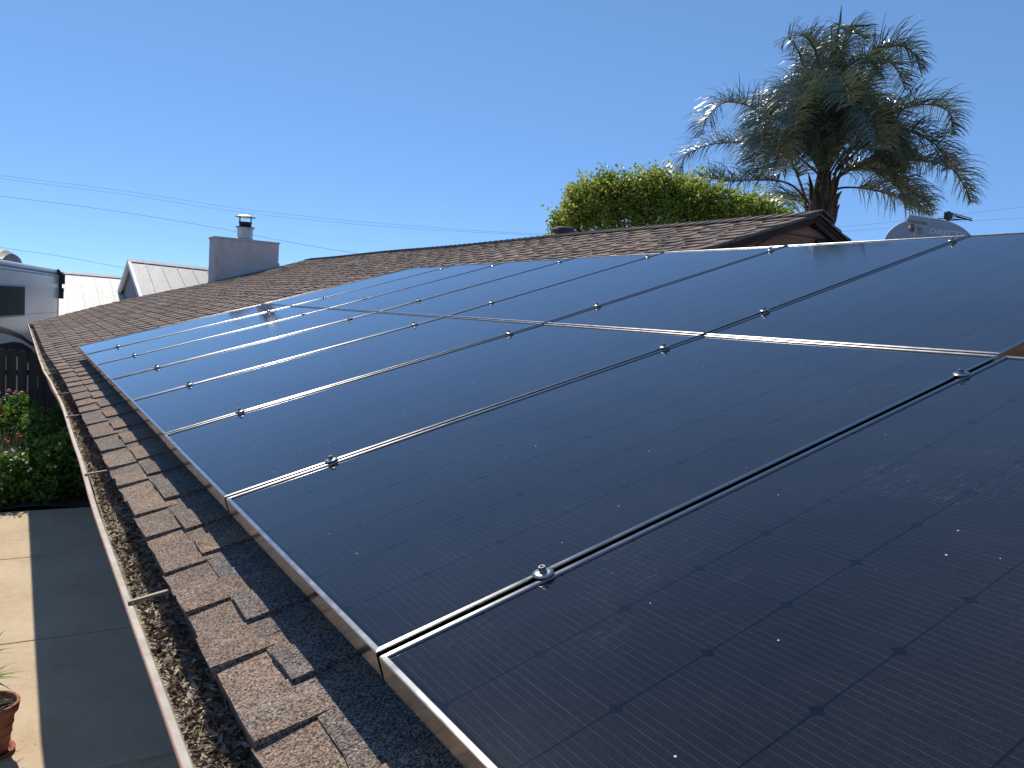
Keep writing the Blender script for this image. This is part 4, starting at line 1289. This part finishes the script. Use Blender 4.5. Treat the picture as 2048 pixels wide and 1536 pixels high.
def frond(pts, rg_, petiole=.22, ll=1.02, dens=1.15):
    cur = catmull(pts, 40)
    L = sum((cur[i + 1] - cur[i]).length for i in range(40))
    v = []; f = []
    acc = 0
    npair = int(L * 36 * dens)
    cum = [0]
    for i in range(40): cum.append(cum[-1] + (cur[i + 1] - cur[i]).length)
    def at(d):
        for i in range(40):
            if cum[i + 1] >= d:
                t = (d - cum[i]) / max(1e-6, cum[i + 1] - cum[i]); return cur[i].lerp(cur[i + 1], t), (cur[i + 1] - cur[i]).normalized()
        return cur[-1], (cur[-1] - cur[-2]).normalized()
    for k in range(npair):
        q = petiole + (1 - petiole) * (k + rg_.random() * .6) / npair
        p, tg = at(q * L)
        side = tg.cross(Vector((0, 0, 1)))
        if side.length < .15: side = tg.cross(Vector((.8, -.5, 0)))
        side.normalize(); upv = side.cross(tg).normalized()
        prof_ = math.sin(math.pi * min(1, (q - petiole) / (1 - petiole) * .84 + .16)) ** .45
        for sgn in (-1, 1):
            if rg_.random() < .06: continue
            el = rg_.choice((-.15, .25, .65, .95)) + rg_.uniform(-.15, .15)
            d = (side * sgn * math.cos(el) + upv * math.sin(el) + tg * rg_.uniform(.25, .75)).normalized()
            l_ = ll * prof_ * rg_.uniform(.75, 1.1)
            w = .0112 * rg_.uniform(.8, 1.25)
            pp = p.copy(); row = []
            nseg = 5
            for s_ in range(nseg + 1):
                wv = d.cross(Vector((0, 0, 1)))
                wv = (wv.normalized() if wv.length > .05 else side) * .6 + upv * .5 * (1 if rg_.random() < 2 else -1)
                wv.normalize()
                ww = w * (1 - (s_ / nseg) ** 2.2) + .0015
                row.append((pp - wv * ww, pp + wv * ww))
                pp = pp + d * (l_ / nseg)
                d = (d + Vector((0, 0, -.13 - .095 * s_))).normalized()
            n0 = len(v)
            for a_, b_ in row: v += [a_, b_]
            for s_ in range(nseg): f.append((n0 + 2 * s_, n0 + 2 * s_ + 1, n0 + 2 * s_ + 3, n0 + 2 * s_ + 2))
    mb = MB(); mb.add(v, f, 0)
    mb.tube(cur[::2], [.030 * (1 - i / 21) + .004 for i in range(21)], 5, 1)
    return mb.build('frond', [M_PALML, M_RACH], palm)
FRONDS = [[[17.13, 13.36, 4.18], [16.69, 13.63, 5.01], [16.09, 13.94, 5.32], [15.39, 14.31, 5.59], [14.8, 14.58, 5.62], [14.37, 14.7, 5.2], [14.19, 14.66, 4.74]],
 [[17.08, 13.38, 4.05], [16.64, 13.83, 4.53], [16.09, 14.35, 4.77], [15.55, 14.85, 4.81], [15.06, 15.32, 4.74], [14.72, 15.67, 4.48], [14.61, 15.86, 3.98]],
 [[16.82, 13.47, 3.34], [16.52, 13.64, 3.69], [16.16, 13.83, 3.82], [15.59, 14.12, 3.8], [15.02, 14.41, 3.72], [14.45, 14.7, 3.76], [14.05, 14.88, 3.6]],
 [[16.79, 13.5, 3.4], [16.42, 13.43, 3.78], [16.0, 13.35, 4.13], [15.52, 13.28, 4.4], [15.03, 13.17, 4.3], [14.59, 12.98, 3.87], [14.22, 12.74, 3.5]],
 [[17.08, 13.39, 4.17], [16.29, 13.46, 5.03], [15.57, 13.37, 5.36], [14.91, 13.17, 5.25], [14.34, 12.84, 4.7], [13.82, 12.45, 4.01]],
 [[17.13, 13.41, 4.68], [16.94, 13.72, 6.05], [16.83, 13.92, 6.68], [16.71, 14.12, 7.19], [16.55, 14.33, 7.51], [16.47, 14.43, 7.28]],
 [[17.18, 13.4, 4.93], [16.96, 13.46, 6.24], [16.63, 13.51, 7.02], [16.26, 13.51, 7.24], [15.95, 13.44, 7.18]],
 [[17.28, 13.34, 4.94], [17.25, 13.38, 6.29], [17.13, 13.43, 7.24], [17.02, 13.42, 7.69]],
 [[17.28, 13.34, 4.94], [17.48, 13.49, 6.6], [17.72, 13.56, 7.41], [17.98, 13.57, 7.74], [18.32, 13.52, 7.78], [18.6, 13.49, 7.65]],
 [[17.34, 13.28, 4.69], [17.62, 13.14, 6.19], [17.95, 12.9, 6.99], [18.38, 12.54, 7.28], [18.64, 12.23, 7.11], [18.7, 12.02, 6.66]],
 [[17.39, 13.23, 4.57], [18.03, 13.13, 6.02], [18.54, 13.08, 6.86], [18.96, 13.04, 7.12], [19.34, 12.98, 6.88], [19.62, 12.98, 6.56]],
 [[17.4, 13.19, 4.2], [18.21, 12.89, 5.27], [18.94, 12.6, 5.85], [19.57, 12.35, 6.05], [20.16, 12.09, 5.96], [20.42, 12.01, 5.39]],
 [[17.35, 13.21, 4.07], [17.8, 12.7, 4.81], [18.15, 12.16, 5.15], [18.38, 11.64, 4.98], [18.47, 11.16, 4.58], [18.31, 10.83, 4.05]],
 [[17.29, 13.22, 3.82], [17.74, 13.01, 4.23], [18.41, 12.66, 4.51], [19.29, 12.15, 4.58], [19.97, 11.76, 4.47], [20.33, 11.53, 4.0], [20.48, 11.44, 3.64]],
 [[17.24, 13.23, 3.63], [17.28, 12.95, 4.03], [17.44, 12.52, 4.18], [17.67, 11.99, 4.04], [17.88, 11.44, 3.59], [17.97, 10.96, 3.22]],
 [[17.24, 13.22, 3.5], [17.42, 13.08, 3.72], [17.64, 12.89, 3.77], [17.97, 12.63, 3.75], [18.4, 12.28, 3.63], [18.87, 11.89, 3.35], [19.14, 11.65, 3.18]],
 [[17.19, 13.26, 3.56], [17.84, 13.22, 4.21], [18.64, 13.08, 4.37], [19.48, 12.89, 4.09], [20.0, 12.91, 3.77], [20.37, 13.04, 3.56]],
 [[16.93, 13.41, 3.42], [17.11, 13.95, 3.55], [17.41, 14.52, 3.68], [17.77, 15.06, 3.67], [18.21, 15.58, 3.57]],
 [[17.18, 13.34, 4.31], [16.51, 13.08, 5.24], [15.72, 12.72, 5.61], [14.82, 12.32, 5.24], [14.06, 11.75, 4.36]],
 [[17.18, 13.35, 4.43], [16.66, 12.99, 5.38], [16.11, 12.49, 5.76], [15.67, 11.83, 5.64], [15.05, 11.19, 4.97]],
 [[17.18, 13.35, 4.43], [17.52, 13.94, 6.08], [18.1, 14.41, 7.06], [18.78, 14.81, 7.56], [19.43, 15.19, 7.38]],
 [[17.29, 13.27, 4.32], [17.06, 12.79, 5.29], [16.74, 12.17, 5.36], [16.38, 11.48, 4.83], [15.78, 10.88, 4.1]],
 [[17.24, 13.3, 4.31], [17.96, 13.64, 5.86], [18.84, 13.89, 6.46], [19.83, 14.04, 6.41], [20.7, 14.25, 5.93]],
 [[17.18, 13.32, 4.18], [17.17, 14.05, 5.4], [17.31, 14.67, 5.79], [17.52, 15.23, 5.53], [17.91, 15.67, 4.99]],
 [[17.24, 13.29, 4.19], [16.63, 13.48, 5.46], [16.22, 13.44, 5.97], [15.7, 13.39, 5.97], [15.24, 13.25, 5.51]],
 [[17.27, 13.27, 4.19], [18.05, 13.34, 5.19], [18.89, 13.39, 5.6], [19.83, 13.32, 5.24], [20.47, 13.45, 4.69]],
 [[17.13, 13.36, 4.18], [16.1, 13.27, 4.61], [15.18, 12.98, 4.76], [14.4, 12.47, 4.1], [13.7, 11.88, 3.49]],
 [[17.24, 13.3, 4.31], [17.08, 13.14, 5.84], [17.03, 12.77, 6.58], [16.96, 12.32, 6.64], [16.77, 11.88, 6.1]],
 [[17.18, 13.34, 4.31], [17.25, 13.9, 6.27], [17.52, 14.29, 7.16], [18.04, 14.51, 7.72], [18.53, 14.72, 7.75]]]
rf = random.Random(19)
for i, fr in enumerate(FRONDS):
    frond(fr, rf, petiole=(.30 if i in (2, 15) else .2))
for k in range(7):                     # fronds pointing towards and away from the house, filling the crown
    a = rf.uniform(0, 6.28) if k > 5 else rf.uniform(2.6, 5.2); r_ = rf.uniform(1.3, 2.4); h_ = rf.uniform(.3, 2.3); dz = rf.uniform(.8, 2.0)
    d = Vector((math.cos(a), math.sin(a), 0)); b0 = Vector((17.15, 13.32, 3.9 + rf.random()))
    frond([b0, b0 + d * r_ * .18 + Vector((0, 0, h_ * .6)), b0 + d * r_ * .5 + Vector((0, 0, h_)), b0 + d * r_ * .8 + Vector((0, 0, h_ - dz * .3)), b0 + d * r_ + Vector((0, 0, h_ - dz))], rf)
for k in range(4):                      # shorter arching fronds hanging in front of the trunk
    a = 3.8 + rf.uniform(-1.3, 1.3); r_ = rf.uniform(1.2, 2.2); h_ = rf.uniform(.7, 1.5); dz = rf.uniform(.5, 1.1)
    d = Vector((math.cos(a), math.sin(a), 0)); b0 = Vector((17.13, 13.28, 3.45 + .3 * rf.random()))
    frond([b0, b0 + d * r_ * .15 + Vector((0, 0, h_ * .6)), b0 + d * r_ * .45 + Vector((0, 0, h_)), b0 + d * r_ * .75 + Vector((0, 0, h_ - dz * .25)), b0 + d * r_ + Vector((0, 0, h_ - dz))], rf, petiole=.3, ll=.8)
# spear leaves standing over the crown
for pts in ([(17.2, 13.35, 5.0), (17.36, 13.44, 6.6), (17.42, 13.50, 7.5), (17.47, 13.51, 7.95), (17.49, 13.53, 8.32)], [(17.25, 13.35, 5.2), (17.40, 13.50, 7.3), (17.42, 13.53, 7.75), (17.89, 13.24, 7.83), (18.30, 12.99, 7.90)]):
    mb = MB(); mb.tube(pts, [.03, .022, .018, .03, .006], 5, 0); mb.build('spear_leaf', M_RACH, palm)
# flower stalks with pale tips
mb = MB()
for k in range(9):
    a = rf.uniform(-.6, 1.8); s_ = Vector((17.42, 13.49, 7.45)); e_ = s_ + Vector((math.cos(a) * .25, -math.cos(a) * .2, .18 + rf.uniform(0, .3)))
    mb.tube([s_, s_.lerp(e_, .6) + Vector((0, 0, .05)), e_, e_ + Vector((.05, 0, -.05))], .006, 4)
mb.build('flower_stalk', M_RACH, palm)

# ------------------------------------------------------------------ overhead cables
WIRES = [
 ('upper overhead cable of the close pair crossing the left sky', .0065, [[-2.0, 49.15, 5.54], [-0.72, 48.35, 5.48], [4.61, 44.97, 5.1], [9.93, 41.58, 4.55], [16.32, 37.56, 4.28], [22.49, 33.69, 4.29], [29.09, 29.6, 4.73], [35.46, 25.7, 5.65], [42.85, 21.21, 7.15], [45.02, 19.91, 7.66]]),
 ('lower overhead cable of the close pair crossing the left sky', .0065, [[-2.0, 49.14, 5.41], [-0.72, 48.33, 5.33], [4.61, 44.96, 4.93], [9.93, 41.57, 4.38], [16.32, 37.54, 4.15], [22.49, 33.68, 4.23], [29.09, 29.59, 4.6], [35.46, 25.67, 5.4], [40.14, 22.82, 6.22], [42.86, 21.15, 6.58], [45.03, 19.82, 6.86]]),
 ('single overhead cable sloping down towards the chimney flue', .009, [[-1.99, 49.05, 4.59], [-0.71, 48.24, 4.46], [3.55, 45.54, 4.13], [7.81, 42.82, 3.65], [12.08, 40.09, 3.01], [14.85, 38.32, 2.7], [18.47, 36.03, 2.44]]),
 ('lowest overhead cable just above the motorhome roof', .008, [[-1.67, 41.47, 1.7], [-0.58, 40.78, 1.61], [1.77, 39.28, 1.38], [3.89, 37.93, 1.09], [7.03, 35.93, 0.79]]),
]
for lab, r_, pts in WIRES:
    mb = MB(); mb.tube(catmull(pts, 60), r_, 5)
    o = mb.build('power_line', M_CABLE); tag(o, lab, 'cable', 'overhead cables')
